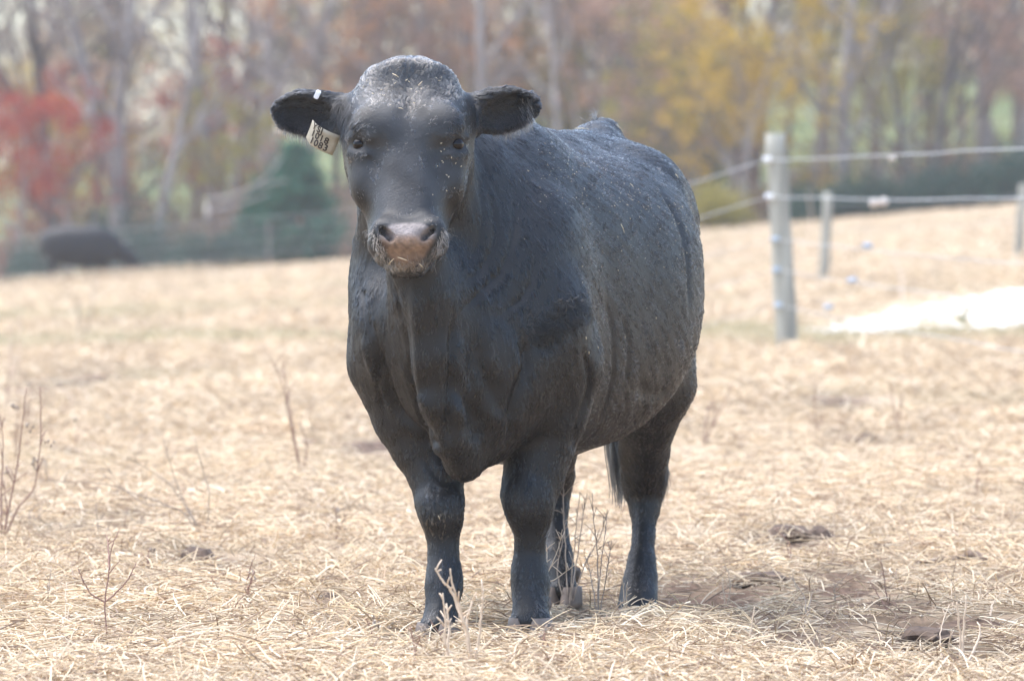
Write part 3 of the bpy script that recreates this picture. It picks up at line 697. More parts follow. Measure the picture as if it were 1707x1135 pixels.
mz = [(622+i*1.5, 385+i*4) for i in range(11)]+[(742-i*1.6, 385+i*4) for i in range(11)]+[(645+i*6, 436+(i % 3)*3) for i in range(13)]
wh = [tuft(mz, 200, .022, 4, (0, -.7, -.5), 2.4, .00028, (.20, .155, .115)), tuft(mz, 360, .016, 5, (0, -.4, -.8), 1.6, .0004, (.12, .09, .07)),
      tuft([(655+i*4, 436+j*4) for i in range(14) for j in range(3)], 420, .010, 3, (0, -.4, -.9), .9, .0005, (.085, .05, .027))]
add_tufts('muzzle_whiskers', wh, HAIR)
add_tufts('tail_head_tuft', [tuft([(982+i*2, 193+j*3) for i in range(7) for j in range(3)], 380, .035, 2.5, (-.3, .3, .6), 1.4, .0006, (.004, .004, .004), .15, 1.5),
    tuft([(1110, 780+i*6) for i in range(10)], 200, .03, 3, (.4, .2, -1), .7, .0006, BLK)], HAIR)
# ---- hooves: two claws on each foot, wrapped round the end of the leg
hoof_m = simple_mat('hoof_horn', (.10, .078, .064), (.25, .20, .165), 26, .65, .4, stretch=(1, 1, .35))
def claw(o, side, w, h, L):
    g = Geo(); lev = [(0, 1.0, 0), (.3, 1.06, .10), (.7, 1.13, .24), (1, 1.17, .32)]; th = np.linspace(0, 2*math.pi, 17)[:-1]; vs = []
    for f, sc, fw in lev:
        for a in th:
            x = math.copysign(abs(math.cos(a))**.8, math.cos(a))*w*sc; y = math.sin(a)*L*sc
            if y > 0: x *= 1-.35*(y/(L*sc))**2
            if x*side < 0: x *= .72
            vs.append(o-RV*(y+fw*h)+LV*(x+side*w*.80)-UZ*(h*f*(1 if math.sin(a) < 0.3 else 1.0)))
    n = 16; q = [[k*n+i, k*n+(i+1) % n, (k+1)*n+(i+1) % n, (k+1)*n+i] for k in range(3) for i in range(n)]
    t = [(3*n, 3*n+i, 3*n+i+1) for i in range(1, n-1)]+[(0, i+1, i) for i in range(1, n-1)]
    return mesh_from('claw', vs, q, t)
FEET = [(731, 1045, -.135), (884, 1036, -.06), (1063, 1018, 1.19), (937, 984, 1.42)]
FOOT_XY = []
for x, y, Y in FEET:
    c = P(x, y, Y); FOOT_XY.append(c)
    for s in (-1, 1):
        zt = c[2]+.012; gz0 = ground_z(c[0], c[1]); me = claw(np.array((c[0], c[1], zt)), s, .031, max(zt-gz0+.004, .03), .052)
        bull_part('hoof', me, hoof_m)
        g = Geo(); d0 = c+RV*.055+LV*s*.026+UZ*.055; g.tube([d0, d0-UZ*.018+RV*.012, d0-UZ*.034+RV*.014], [.016, .015, .006], 8); bull_part('dewclaw', g.mesh('dewclaw'), hoof_m)
# ---- tail
g = Geo(); tp = spline([B(1.58, -.01, 1.27), B(1.68, -.01, 1.20), B(1.73, -.01, 1.02), B(1.72, -.01, .80), B(1.70, -.01, .58)], 24)
g.tube(tp, np.linspace(.034, .014, 24), 10); tail = bull_part('tail', g.mesh('tail'), lash_m)
N = 1300; s0 = rng.random(N); st = tp[(14+s0*9).astype(int)]+rng.normal(0, .008, (N, 3)); LL = rng.uniform(.20, .32, N)*(.7+.5*s0)
s = np.linspace(0, 1, 7)[None, :, None]; dv = np.stack([rng.normal(0, .05, N), rng.normal(0, .06, N), np.full(N, -1.)], 1)
q = st[:, None]+dv[:, None]*LL[:, None, None]*s; q[:, :, 0] += .012*np.sin(s[..., 0]*7+rng.uniform(0, 1.5, N)[:, None]); q[:, :, :2] = q[:, :, :2]*(1-.45*s**2)+np.array(tp[-1][:2])*(.45*s**2)
sw = curves_obj('tail_switch', q, np.tile(np.linspace(.0022, .0009, 7), (N, 1)), HAIR, tail, np.tile(np.array(BLK), (N, 1))); sw.matrix_parent_inverse = Matrix.Identity(4); sw['kind'] = 'stuff'
# ---- ear tag with its printed numbers, and the white ear button
tag_m = simple_mat('tag_plastic', (.28, .25, .19), (.44, .40, .32), 30, .45, spec=.4)
ink_m = simple_mat('tag_ink', (.02, .016, .014), (.06, .05, .045), 40, .6)
but_m = simple_mat('button_plastic', (.75, .78, .84), (.85, .87, .9), 30, .4)
t0 = P(517, 203, -.30); tu = P(566, 240, -.31)-P(530, 232, -.31)
ex = P(571, 226, -.305)-P(523, 200, -.285); ex /= np.linalg.norm(ex); ez = np.array((.32, -.25, .90)); ez -= ex*(ez@ex); ez /= np.linalg.norm(ez); en = np.cross(ex, ez)
if en[1] > 0: en = -en
tw, tht = .084, .058; o0 = P(523, 199, -.292)-ez*.004
vs = []; NX, NY = 9, 6
def tagp(u, v, off):
    bend = .014*(u-.5)**2*4-.010*v*v
    cut = 0.012*(1-v)*max(0, .25-u)*4*.5
    return o0+ex*(tw*u)+ez*(-tht*(1-v)+cut+.016*max(0, .2-u))+en*(off-bend+.012)
for off in (0, -.0022):
    for i in range(NX):
        for j in range(NY): vs.append(tagp(i/(NX-1), j/(NY-1), off))
m_ = NX*NY; q = []
for i in range(NX-1):
    for j in range(NY-1):
        a = i*NY+j; q += [[a, a+NY, a+NY+1, a+1], [m_+a, m_+a+1, m_+a+NY+1, m_+a+NY]]
rimi = [i*NY for i in range(NX)]+[(NX-1)*NY+j for j in range(1, NY)]+[i*NY+NY-1 for i in range(NX-2, -1, -1)]+[j for j in range(NY-2, 0, -1)]
q += [[rimi[k], m_+rimi[k], m_+rimi[(k+1) % len(rimi)], rimi[(k+1) % len(rimi)]] for k in range(len(rimi))]
etag = bull_part('ear_tag', mesh_from('ear_tag', vs, q), tag_m); etag['label'] = 'cream plastic ear tag with black numbers'
for row_, (txt, v) in enumerate((('YSJ', .72), ('1018', .40), ('1083', .08))):
    fc = bpy.data.curves.new('tag_text', 'FONT'); fc.body = txt; fc.size = .0245; fc.extrude = .0003; fc.offset = .0005; fc.space_character = 1.12
    fo = bpy.data.objects.new('tmp', fc); col.objects.link(fo); bpy.context.view_layer.update()
    tm = bpy.data.meshes.new_from_object(fo.evaluated_get(bpy.context.evaluated_depsgraph_get())); bpy.data.objects.remove(fo)
    cc = np.zeros(len(tm.vertices)*3); tm.vertices.foreach_get('co', cc); cc = cc.reshape(-1, 3)
    u0 = .08+.05*row_
    nv = np.array([tagp(u0+x/tw, v+y/tht, .0012+z) for x, y, z in cc]); tm.vertices.foreach_set('co', nv.astype(np.float32).ravel()); tm.update()
    tm.materials.clear(); link('tag_number', tm, etag, ink_m)
bm = bmesh.new(); bmesh.ops.create_cube(bm, size=1); bmesh.ops.bevel(bm, geom=bm.edges[:], offset=.12, segments=2, affect='EDGES'); me = bpy.data.meshes.new('ear_button'); bm.to_mesh(me); bm.free()
b0 = P(529, 158, -.29); bo = bull_part('ear_button', me, but_m); bo.location = b0; bo.scale = (.013, .016, .021); bo.rotation_euler = (.3, .45, 0)
# ---- bits of straw and seed stuck in the coat
g = Geo()
def fleck(x, y, L, r, ang=None):
    h = lookup(x, y)
    if h is None: return
    n = BN[_kd.find(h)[1]]; d = rng.normal(size=3); d = d-n*(d@n); d /= np.linalg.norm(d)
    if ang is not None: d = np.array((math.cos(ang), 0, -math.sin(ang))); d = d-n*(d@n); d /= np.linalg.norm(d)
    c = h+n*.007; b = np.cross(n, d)
    g.tube([c-d*L/2, c+b*L*.04+n*.001, c+d*L/2], [r*.7, r, r*.5], 5)
for k in range(190):
    u = rng.random(); x = 890+u*260+rng.normal(0, 12); y = 228+u*120+abs(rng.normal(0, 60)); fleck(x, y, rng.uniform(.0015, .0045), rng.uniform(.0004, .0009))
for k in range(30): fleck(rng.uniform(960, 1160), rng.uniform(300, 640), rng.uniform(.002, .006), rng.uniform(.0006, .0013))
for k in range(22): fleck(681+rng.normal(0, 40), 130+abs(rng.normal(0, 25)), rng.uniform(.002, .009), rng.uniform(.0005, .0009))
for k in range(14): fleck(740+rng.normal(0, 14), 275+rng.normal(0, 26), rng.uniform(.002, .005), rng.uniform(.0008, .0014))
for x, y, L, a in [(1030, 217, .03, .3), (1085, 243, .028, .7), (1125, 296, .014, 1.2), (1034, 382, .026, .7), (970, 219, .04, 0), (667, 184, .012, 0), (660, 128, .02, .6), (700, 142, .016, 2.2), (973, 563, .008, 1), (978, 587, .008, 1.2), (732, 862, .012, 1.2), (1050, 312, .014, .6), (655, 434, .03, -.8), (672, 430, .026, .3), (700, 440, .02, .9)]: fleck(x, y, L, .0013, a)
fl_m = simple_mat('straw_fleck', (.42, .33, .20), (.72, .62, .45), 90, .7)
fk = bull_part('straw_flecks', g.mesh('straw_flecks'), fl_m); fk['kind'] = 'stuff'
# ---------------------------------------------------------------- fences
post_m = simple_mat('weathered_post', (.22, .215, .185), (.42, .41, .355), 14, .9, .5, stretch=(1, 1, .12))
wire_m = simple_mat('fence_wire', (.34, .35, .36), (.52, .53, .54), 30, .45, metallic=.4)
ins_m = simple_mat('insulator_blue', (.28, .38, .50), (.45, .55, .66), 30, .35)
insw_m = simple_mat('insulator_white', (.70, .72, .76), (.82, .84, .86), 30, .35)
rag_m = simple_mat('wire_tag_cloth', (.40, .36, .33), (.54, .49, .44), 40, .9)
grey_m = simple_mat('strainer_metal', (.20, .25, .33), (.34, .40, .48), 30, .4, metallic=.5)
def post_mesh(base, top, r, seed):
    g = Geo(); r_ = np.random.default_rng(seed); m = 14; p = np.linspace(base-np.array((0, 0, .35)), top, m); p[:, :2] += r_.normal(0, .004, (m, 2))
    rad = r*(1.06-.12*np.linspace(0, 1, m))*(1+r_.normal(0, .02, m)); p = np.vstack([p, p[-1]+(0, 0, .004)]); rad = np.append(rad, rad[-1]*.93)
    g.tube(p, rad, 12); me = g.mesh('post'); return me
def wire_geo(a, b, n=24, sag=.03, jit=.004, seed=0):
    r_ = np.random.default_rng(seed); t = np.linspace(0, 1, n)[:, None]; p = a*(1-t)+b*t; p[:, 2] -= (4*t*(1-t))[:, 0]*sag; p[1:-1] += r_.normal(0, jit, (n-2, 3)); return p
def knob(c, r, h, ax=(1., 0, 0)):
    g = Geo(); ax = np.asarray(ax); g.tube([c-ax*h, c-ax*h*.6, c-ax*h*.2, c+ax*h*.2, c+ax*h*.6, c+ax*h], [r*.6, r, r*.7, r*.7, r, r*.6], 10); return g.mesh('insulator')
fence = empty('wire_fence', tuple(P(1317, 560, 25))); inv = Matrix.Translation(-Vector(P(1317, 560, 25)))
tag(fence, 'weathered wooden post fence with pale wires right of the bull', 'fence')
def fpart(name, data, mat, par=None, inv_=None, root=None):
    o = link(name, data, par or root or fence, mat)
    if par is None: o.matrix_parent_inverse = inv_ if inv_ is not None else inv
    return o
pb, pt = P(1318, 566, 25), P(1293, 224, 25); pb[2] = ground_z(pb[0], pb[1])-.02
p1 = fpart('post', post_mesh(pb, pt, .072, 1), post_m)
pl = np.array((.12, 24.2, 0)); pl[2] = ground_z(pl[0], pl[1]); pr = np.array((3.35, 4.6, 0)); pr[2] = ground_z(pr[0], pr[1])
fpart('post', post_mesh(pl, pl+np.array((0, 0, 1.42)), .07, 2), post_m); fpart('post', post_mesh(pr, pr+np.array((.02, 0, 1.45)), .07, 3), post_m)
WY = [(1279, 266), (1282, 328), (1292, 399), (1294, 450), (1297, 509)]
mid = [(1707, 238, 15.0), (1707, 319, 15.0), None, None, None]
extra = [(1487, 265), (1465, 338), (1446, 410), (1421, 467), (1381, 512)]
for k, (x, y) in enumerate(WY):
    c = P(x, y, 24.93); ki = knob(c, .022 if k < 2 else .019, .026, (1., -.2, 0)); fpart('insulator', ki, insw_m if k < 2 else ins_m, p1)
    h = c[2]-pb[2]; ea = P(1160, [299, 360, 425, 480, 540][k], 24.9); ea = c+(ea-c)*((pl[0]-c[0])/(ea[0]-c[0])); ea[1] = 24.15
    er = np.array((pr[0]-.05, pr[1], pr[2]+h+.02))
    if mid[k]: q = P(*mid[k]); t = (pr[1]-c[1])/(q[1]-c[1]); er = np.array((er[0], er[1], c[2]+(q[2]-c[2])*t))
    for a, b, sd in ((c, ea, k), (c, er, k+9)):
        g = Geo(); w = wire_geo(a, b, 20, .02 if sd < 9 else .035, .003, sd); g.tube(w, [.0038, .0036, .0025, .0025, .0025][k], 5); fpart('wire', g.mesh('wire'), wire_m)
    yy = np.interp(extra[k][0], [P_[0] for P_ in [(1280, 0), (1707, 0)]], [25, 15.0]); e = P(extra[k][0], extra[k][1], yy)
    if k < 2: fpart('wire_tag', knob(e, [.016, .034][k], [.02, .055][k], (.9, -.4, .1)), rag_m)
    else: fpart('wire_strainer', knob(e, .020, .032, (.8, -.5, .05)), grey_m)
back = empty('wire_fence', tuple(P(1373, 452, 52))); inv2 = Matrix.Translation(-Vector(P(1373, 452, 52)))
tag(back, 'short blurred posts of a second fence further back on the right', 'fence')
bp = []
for (x0, y0, x1, y1, Y, r) in [(1371, 454, 1380, 322, 52, .055), (1693, 412, 1706, 308, 60, .055), (1985, 372, 1990, 268, 68, .055)]:
    a, b = P(x0, y0, Y), P(x1, y1, Y); a[2] = min(a[2], ground_z(a[0], a[1])); fpart('post', post_mesh(a, b, r, 5+x0), post_m, None, inv2, back); bp.append(b)
for k in range(2):
    for a, b in zip(bp[:-1], bp[1:]):
        g = Geo(); o_ = np.array((0, -.06, -.12-.3*k)); g.tube(wire_geo(a+o_, b+o_, 10, .03, .002, k), .0022, 4); fpart('wire', g.mesh('wire'), wire_m, None, inv2, back)
far = empty('wire_fence', (-6, 121, float(ground_z(-6, 121)))); inv3 = Matrix.Translation(-far.location)
tag(far, 'faint far wire fence along the edge of the woods behind the grazing cow', 'fence')
fx = np.arange(-15, 0.5, 3.2); fp = [np.array((x, 121.0+.1*x, float(ground_z(x, 121.0+.1*x)))) for x in fx]
dk_post = simple_mat('dark_post', (.12, .11, .10), (.25, .23, .2), 10, .9)
for i, q in enumerate(fp): fpart('post', post_mesh(q, q+np.array((0, 0, 1.0)), .03, 40+i), dk_post, None, inv3, far)
for k in range(4):
    g = Geo(); g.tube(np.array([q+np.array((0, -.05, .35+.25*k)) for q in fp]), .006, 4); fpart('wire', g.mesh('wire'), wire_m, None, inv3, far)
# ---------------------------------------------------------------- grazing cow far left
def far_cow():
    F2 = Field(); c0 = P(138, 440, 110); z0 = float(ground_z(c0[0], 110.0)); c0 = np.array((c0[0], 110.0, z0)); ux = np.array((1., .18, 0)); ux /= np.linalg.norm(ux); uy = np.array((-ux[1], ux[0], 0))
    C = lambda t, v, z: c0+ux*t+uy*v+UZ*z
    F2.loft(c0, ux, uy, UZ, [(-.88, .08, .96, .70, 0), (-.78, .24, 1.08, .56, 0), (-.45, .35, 1.19, .42, 0), (-.05, .40, 1.21, .34, 0), (.3, .36, 1.20, .36, 0), (.55, .27, 1.10, .44, 0), (.74, .12, .92, .55, 0)], n=2.3)
    F2.cone(C(.5, 0, .84), C(.95, 0, .54), .24, .16, k=.12); F2.cone(C(.92, 0, .56), C(1.20, -.02, .24), .16, .10, k=.08); F2.cone(C(1.16, -.02, .24), C(1.24, -.02, .10), .085, .07, k=.05)
    for s in (-1, 1):
        F2.cone(C(.90, s*.10, .62), C(.88, s*.24, .60), .035, .02, k=.03)
        for t, l in ((.42, .02), (-.60, -.03)): F2.chain([C(t, s*.15, .62), C(t+l, s*.15, .38), C(t+l, s*.15, .18), C(t+l*1.5, s*.15, -.02)], [.14, .075, .05, .06], k=.05, kin=.1)
    F2.cone(C(-.80, 0, 1.05), C(-.90, 0, .45), .03, .02, k=.04)
    v, q = F2.mesh(.022); root = empty('cow', tuple(c0)); tag(root, 'black cow grazing with lowered head, far off at the left edge of the field', 'cow')
    iv = Matrix.Translation(-Vector(c0)); cm = simple_mat('cow_coat', (.004, .004, .005), (.010, .009, .010), 6, .55)
    fpart('body', mesh_from('cow_body', v, q), cm, None, iv, root)
    g = Geo(); g.tube([C(1.19, -.10, .17), C(1.25, -.10, .11)], [.05, .045], 8); fpart('muzzle', g.mesh('muzzle'), simple_mat('cow_muzzle', (.08, .06, .05), (.14, .11, .1), 20), None, iv, root)
far_cow()
# ---------------------------------------------------------------- weeds and sticks
stem_red = simple_mat('weed_red_stem', (.20, .11, .09), (.34, .22, .17), 30, .8)
stem_tan = simple_mat('weed_tan_stem', (.56, .43, .31), (.76, .62, .48), 30, .8)
stem_grey = simple_mat('weed_grey_stem', (.22, .175, .14), (.40, .33, .27), 30, .8)
stem_green = simple_mat('weed_green_stem', (.12, .13, .06), (.22, .22, .12), 30, .8)
def weed(label, base, stems, mat, r=.0016, pods=(), name='dry_weed', lean=0.0, twigs=0):
    """stems: pixel polylines; the plant stands where its base pixel meets the field, its stems lean to and fro in depth"""
    b = ground_hit(*base); root = empty(name, tuple(b)); tag(root, label, 'weed'); iv = Matrix.Translation(-Vector(b)); r_ = np.random.default_rng(int(base[0]*7+base[1]))
    for i, st in enumerate(stems):
        dy = r_.uniform(-.10, .10); n = len(st); pts = []
        for k, (x, y) in enumerate(st): pts.append(P(x, y, b[1]+dy*(k/(max(n-1, 1)))+(.02*i if st[0] != tuple(base) else 0)))
        if tuple(st[0]) == tuple(base): pts[0] = b-np.array((0, 0, .01))
        p = spline(np.array(pts), 6*n); p += r_.normal(0, .0008, p.shape); g = Geo(); g.tube(p, np.linspace(r*1.15, r*.5, len(p)), 5); L = np.linalg.norm(p[-1]-p[0])
        for t in range(twigs):
            j = r_.integers(len(p)//3, len(p)-1); d = r_.normal(size=3); d[2] = abs(d[2])+.6; d /= np.linalg.norm(d); l = L*r_.uniform(.06, .18); g.tube([p[j], p[j]+d*l*.5, p[j]+d*l+np.array((0, 0, -.1*l))], [r*.65, r*.55, r*.4], 4)
        fpart('stem', g.mesh('stem'), mat, None, iv, root)
    for (x, y) in pods:
        g = Geo(); c = P(x, y, b[1]); 
        for q in range(5): o = c+r_.normal(0, .006, 3); g.tube([o, o+r_.normal(0, .004, 3)+(0, 0, .005), o+r_.normal(0, .003, 3)+(0, 0, .010)], [.002, .004, .0015], 6)
        fpart('seed_head', g.mesh('seed_head'), stem_grey, None, iv, root)
    return root
weed('reddish dry weed with dark seed heads at the left edge', (3, 905), [[(3, 905), (28, 850), (56, 813), (66, 752), (68, 700), (67, 645)], [(3, 905), (18, 830), (30, 770), (36, 720), (44, 645)], [(3, 905), (2, 830), (5, 740), (0, 690)], [(3, 905), (12, 860), (6, 800)]], stem_red, .003, [(81, 740), (52, 712), (25, 678), (60, 770), (8, 790), (58, 782)], twigs=4)
weed('small forked red twig standing alone in the lower left straw', (179, 1080), [[(179, 1080), (177, 1040), (175, 1003), (182, 950), (186, 915), (199, 884)], [(175, 1003), (152, 990), (138, 965), (131, 947)], [(175, 1003), (196, 985), (213, 965), (226, 942)], [(182, 950), (181, 915), (178, 893)]], stem_red, .0022, twigs=2)
weed('wiry bare weed with arching stems beside the small dirt mound', (338, 895), [[(338, 895), (347, 860), (348, 820), (336, 775), (324, 729)], [(338, 895), (326, 870), (300, 820), (283, 770), (271, 729)], [(338, 895), (318, 860), (290, 815), (262, 790), (212, 762)], [(338, 895), (300, 850), (240, 838), (200, 808), (179, 778)], [(338, 895), (290, 878), (250, 876), (218, 864)], [(300, 850), (235, 826), (180, 808), (120, 803), (50, 799)], [(338, 895), (354, 880), (346, 870)]], stem_grey, .0020, twigs=3)
weed('tall blurred weed in the field left of the bull', (502, 790), [[(502, 790), (490, 735), (481, 690), (470, 640), (448, 590)], [(502, 790), (512, 745), (498, 700)], [(502, 790), (486, 700), (470, 600)]], stem_red, .0034, twigs=4)
weed('faint tall weed stalks at the far left, nearest the edge', (20, 640), [[(20, 640), (19, 580), (17, 522)], [(20, 640), (32, 580), (31, 523)], [(20, 640), (14, 600)]], stem_tan, .006, twigs=4)
weed('faint weed stalks below the grazing cow', (135, 580), [[(135, 580), (131, 530), (127, 490)], [(135, 580), (152, 520), (156, 470)]], stem_grey, .006, twigs=3)
weed('faint weed beside the bull at mid field, right of the bull', (1360, 722), [[(1360, 722), (1358, 680), (1359, 640)], [(1360, 722), (1352, 760), (1350, 694)], [(1360, 722), (1372, 690)]], stem_red, .0036, twigs=4)
weed('thin weed stalks just behind the bull hind leg', (1172, 740), [[(1172, 740), (1178, 700), (1185, 668)], [(1172, 740), (1198, 690), (1220, 642)], [(1172, 740), (1190, 700), (1187, 660)]], stem_red, .0034, twigs=3)
weed('small leaning weed right of the bull hind hoof', (1128, 910), [[(1128, 910), (1150, 885), (1168, 850)], [(1128, 910), (1146, 880), (1156, 868)]], stem_tan, .002, twigs=2)
weed('lone upright weed stalk in the right field', (1496, 722), [[(1496, 722), (1500, 690), (1505, 652)], [(1496, 722), (1491, 690), (1484, 640)]], stem_red, .0034, twigs=2)
weed('branching grey weed between the bull legs', (948, 1018), [[(948, 1018), (955, 940), (960, 880), (967, 820)], [(948, 1018), (962, 930), (970, 870), (979, 822)], [(948, 1018), (942, 900), (939, 840), (942, 781)], [(948, 1018), (930, 960), (936, 910), (943, 870)], [(948, 1018), (975, 940), (1000, 895), (1010, 860)]], stem_grey, .0020, twigs=5)
weed('leaning tangle of pale stems across the bull front hoof', (852, 1040), [[(852, 1040), (876, 985), (905, 950), (912, 925), (908, 912)], [(852, 1040), (890, 985), (930, 962), (960, 940)], [(852, 1040), (860, 1000), (852, 962)], [(852, 1040), (885, 1000), (918, 945), (941, 885)], [(890, 1030), (890, 1010), (902, 1012), (922, 1015), (938, 1050)], [(852, 1040), (882, 1002), (896, 992)]], stem_tan, .0020, twigs=5)
weed('airy grey weed in front of the bull hind hoof', (997, 1030), [[(997, 1030), (1000, 960), (1008, 894), (1012, 850)], [(997, 1030), (996, 930), (990, 870), (987, 820)], [(997, 1030), (1012, 950), (1020, 900)], [(997, 1030), (985, 960), (975, 925)]], stem_grey, .0017, twigs=6)
weed('short weed stems in front of the hind hoof, touching it', (1042, 1040), [[(1042, 1040), (1040, 990), (1037, 962)], [(1042, 1040), (1044, 1000), (1046, 970)]], stem_tan, .0016, twigs=2)
weed('thick pale stubble stalks in front of the bull left hoof in the picture', (786, 1122), [[(786, 1122), (780, 1060), (762, 1000), (750, 948)], [(780, 1060), (755, 990), (738, 968), (726, 946)], [(786, 1122), (745, 1080), (742, 1030), (738, 988)], [(786, 1122), (800, 1050), (806, 980)], [(786, 1122), (778, 1040), (792, 990)], [(745, 1110), (748, 1050), (744, 1005)]], stem_tan, .0038, twigs=4)
weed('upright stubble stalks near the lower right corner', (1602, 1118), [[(1602, 1118), (1600, 1060), (1595, 1003)], [(1602, 1118), (1606, 1050), (1611, 993)], [(1602, 1118), (1630, 1070), (1634, 1040)]], stem_tan, .0036, twigs=1)
weed('slender stalk in the lower right straw', (1246, 1092), [[(1246, 1092), (1252, 1050), (1257, 1010)], [(1246, 1092), (1262, 1070), (1285, 1048)]], stem_tan, .0024, twigs=1)
weed('curved brown weed at the edge of the pale track', (1508, 522), [[(1508, 522), (1503, 490), (1503, 460), (1494, 440), (1485, 424)], [(1508, 522), (1522, 505), (1525, 482)], [(1508, 522), (1498, 510), (1492, 515)]], stem_tan, .012)
weed('small green sprig on the pale track', (1606, 543), [[(1606, 543), (1598, 530), (1590, 518)], [(1606, 543), (1611, 525), (1610, 498)], [(1606, 543), (1604, 525)]], stem_green, .018)
weed('single dry stalk beside the blurred second fence post', (1355, 385), [[(1355, 385), (1352, 350), (1346, 318)]], stem_tan, .014)
for i, (x, y, h) in enumerate([(12, 690, 120), (50, 720, 95), (96, 700, 70), (28, 770, 110), (70, 820, 60), (128, 760, 70), (420, 1010, 60), (560, 900, 60), (250, 960, 50), (620, 1090, 60), (690, 1112, 70), (905, 1100, 60)]):
    r_ = weed('thin reddish weed stalk rising from the straw', (x, y), [[(x, y), (x+rng.normal(0, 5), y-h*.5), (x+rng.normal(0, 9), y-h)], [(x, y), (x+rng.normal(4, 8), y-h*.4), (x+rng.normal(8, 14), y-h*.75)]], stem_red, .0020, [(x+rng.normal(0, 6), y-h*.8)], twigs=4); r_['group'] = 'thin reddish weeds'
# scattered little stalks standing in the straw
for i in range(64):
    x, y = rng.uniform(20, 1690), rng.uniform(640, 1120)
    if 560 < x < 1180 and y < 1075: x = rng.choice((rng.uniform(20, 540), rng.uniform(1200, 1690)))
    h = rng.uniform(.06, .16)*10240/(10650/(y-380)); r_ = weed('short dry stalk standing in the straw', (x, y), [[(x, y), (x+rng.normal(0, 6), y-h*.5), (x+rng.normal(0, 14), y-h)], [(x, y), (x+rng.normal(0, 14), y-h*.6)]], [stem_tan, stem_red, stem_grey][i % 3], .0018, twigs=2); r_['group'] = 'short dry stalks in the straw'
# fallen stick
g = Geo(); sp_ = [ground_hit(x, y)+np.array((0, 0, .018)) for x, y in ((1525, 948), (1570, 944), (1616, 939))]; g.tube(spline(sp_, 14), np.linspace(.005, .009, 14)*(1+.1*rng.normal(size=14)), 7)
g.tube([sp_[2]+(-.01, 0, .012), sp_[2]+(.015, -.03, .008), sp_[2]+(.04, -.12, -.004)], [.010, .014, .010], 7)
tag(link('stick', g.mesh('stick'), None, simple_mat('dead_wood', (.10, .07, .05), (.22, .16, .12), 40, .9)), 'dark broken stick lying on the straw at the right', 'stick')
# clods of red-brown earth and old dung
clod_m = simple_mat('earth_clod', (.05, .034, .026), (.13, .09, .065), 30, .95, .5)
def clod(x, y, rx, rz, label, seed):
    bm = bmesh.new(); bmesh.ops.create_icosphere(bm, subdivisions=3, radius=1); v = np.array([q.co[:] for q in bm.verts]); v *= (1+.30*wobble(v, seed, .5, 4))[:, None]; v = v*np.array((rx, rx*1.6, rz*1.1))
    for q, w in zip(bm.verts, v): q.co = w
    me = bpy.data.meshes.new('clod'); bm.to_mesh(me); bm.free(); o = link('earth_clod', me, None, clod_m); o.location = ground_hit(x, y)+np.array((0, 0, -.002)); tag(o, label, 'clod', 'earth clods in the straw')
for i, (x, y, rx, rz, lb) in enumerate([(1320, 890, .06, .030, 'largest brown clod in the row right of the hind leg'), (1365, 895, .045, .028, 'brown clod right beside the largest clod of the row'), (1468, 915, .04, .022, 'small clod at the right end of the clod row'), (1270, 968, .07, .03, 'low clod at the edge of the dark dirt patch'), (328, 932, .055, .035, 'dirt mound at the foot of the wiry weed'),
    (1540, 1066, .07, .028, 'dark clod in the lower right dirt'), (1668, 994, .035, .02, 'small clod at the right edge below the stick'), (160, 888, .04, .022, 'clod left of the wiry weed'), (548, 998, .028, .018, 'lone small clod in the straw left of the bull'), (214, 1042, .025, .015, 'little clod beside the forked red twig'), (1445, 736, .06, .03, 'blurred clod in the middle right field'), (1406, 683, .07, .03, 'far blurred clod in the right field')]): clod(x, y, rx, rz, lb, 200+i)
# ---------------------------------------------------------------- woods
def leaf_mat(name, c0, c1, trans=.45):
    m = bpy.data.materials.new(name); m.use_nodes = True; t = m.node_tree; t.nodes.clear(); N, L = t.nodes.new, t.links.new
    geo = N('ShaderNodeNewGeometry'); mx = N('ShaderNodeMix'); mx.data_type = 'RGBA'; mx.inputs[6].default_value = (*c0, 1); mx.inputs[7].default_value = (*c1, 1); L(geo.outputs['Random Per Island'], mx.inputs[0])
    d = N('ShaderNodeBsdfDiffuse'); tr = N('ShaderNodeBsdfTranslucent'); ms = N('ShaderNodeMixShader'); ms.inputs[0].default_value = trans; o = N('ShaderNodeOutputMaterial')
    L(mx.outputs[2], d.inputs[0]); L(mx.outputs[2], tr.inputs[0]); L(d.outputs[0], ms.inputs[1]); L(tr.outputs[0], ms.inputs[2]); L(ms.outputs[0], o.inputs[0]); return m
bark_m = simple_mat('grey_bark', (.17, .15, .14), (.36, .33, .31), 5, .95, .6, stretch=(1, 1, .25))
bark_d = simple_mat('dark_bark', (.075, .064, .058), (.16, .14, .125), 5, .95, .6, stretch=(1, 1, .25))
twig_m = simple_mat('bare_twigs', (.13, .10, .092), (.24, .195, .18), 2, .95)
LEAF = {'red': leaf_mat('red_leaves', (.20, .03, .03), (.48, .13, .08)), 'orange': leaf_mat('orange_leaves', (.50, .24, .11), (.62, .36, .18)), 'rust': leaf_mat('rust_leaves', (.36, .22, .16), (.52, .35, .26)),
        'yellow': leaf_mat('yellow_leaves', (.42, .29, .05), (.58, .40, .09)), 'olive': leaf_mat('olive_leaves', (.24, .22, .06), (.42, .36, .10)), 'green': leaf_mat('cedar_needles', (.025, .095, .06), (.06, .165, .105), .25), 'shrub': leaf_mat('evergreen_shrub_leaves', (.026, .062, .048), (.075, .13, .10), .3), 'brush': leaf_mat('brush_leaves', (.22, .16, .125), (.38, .28, .21))}
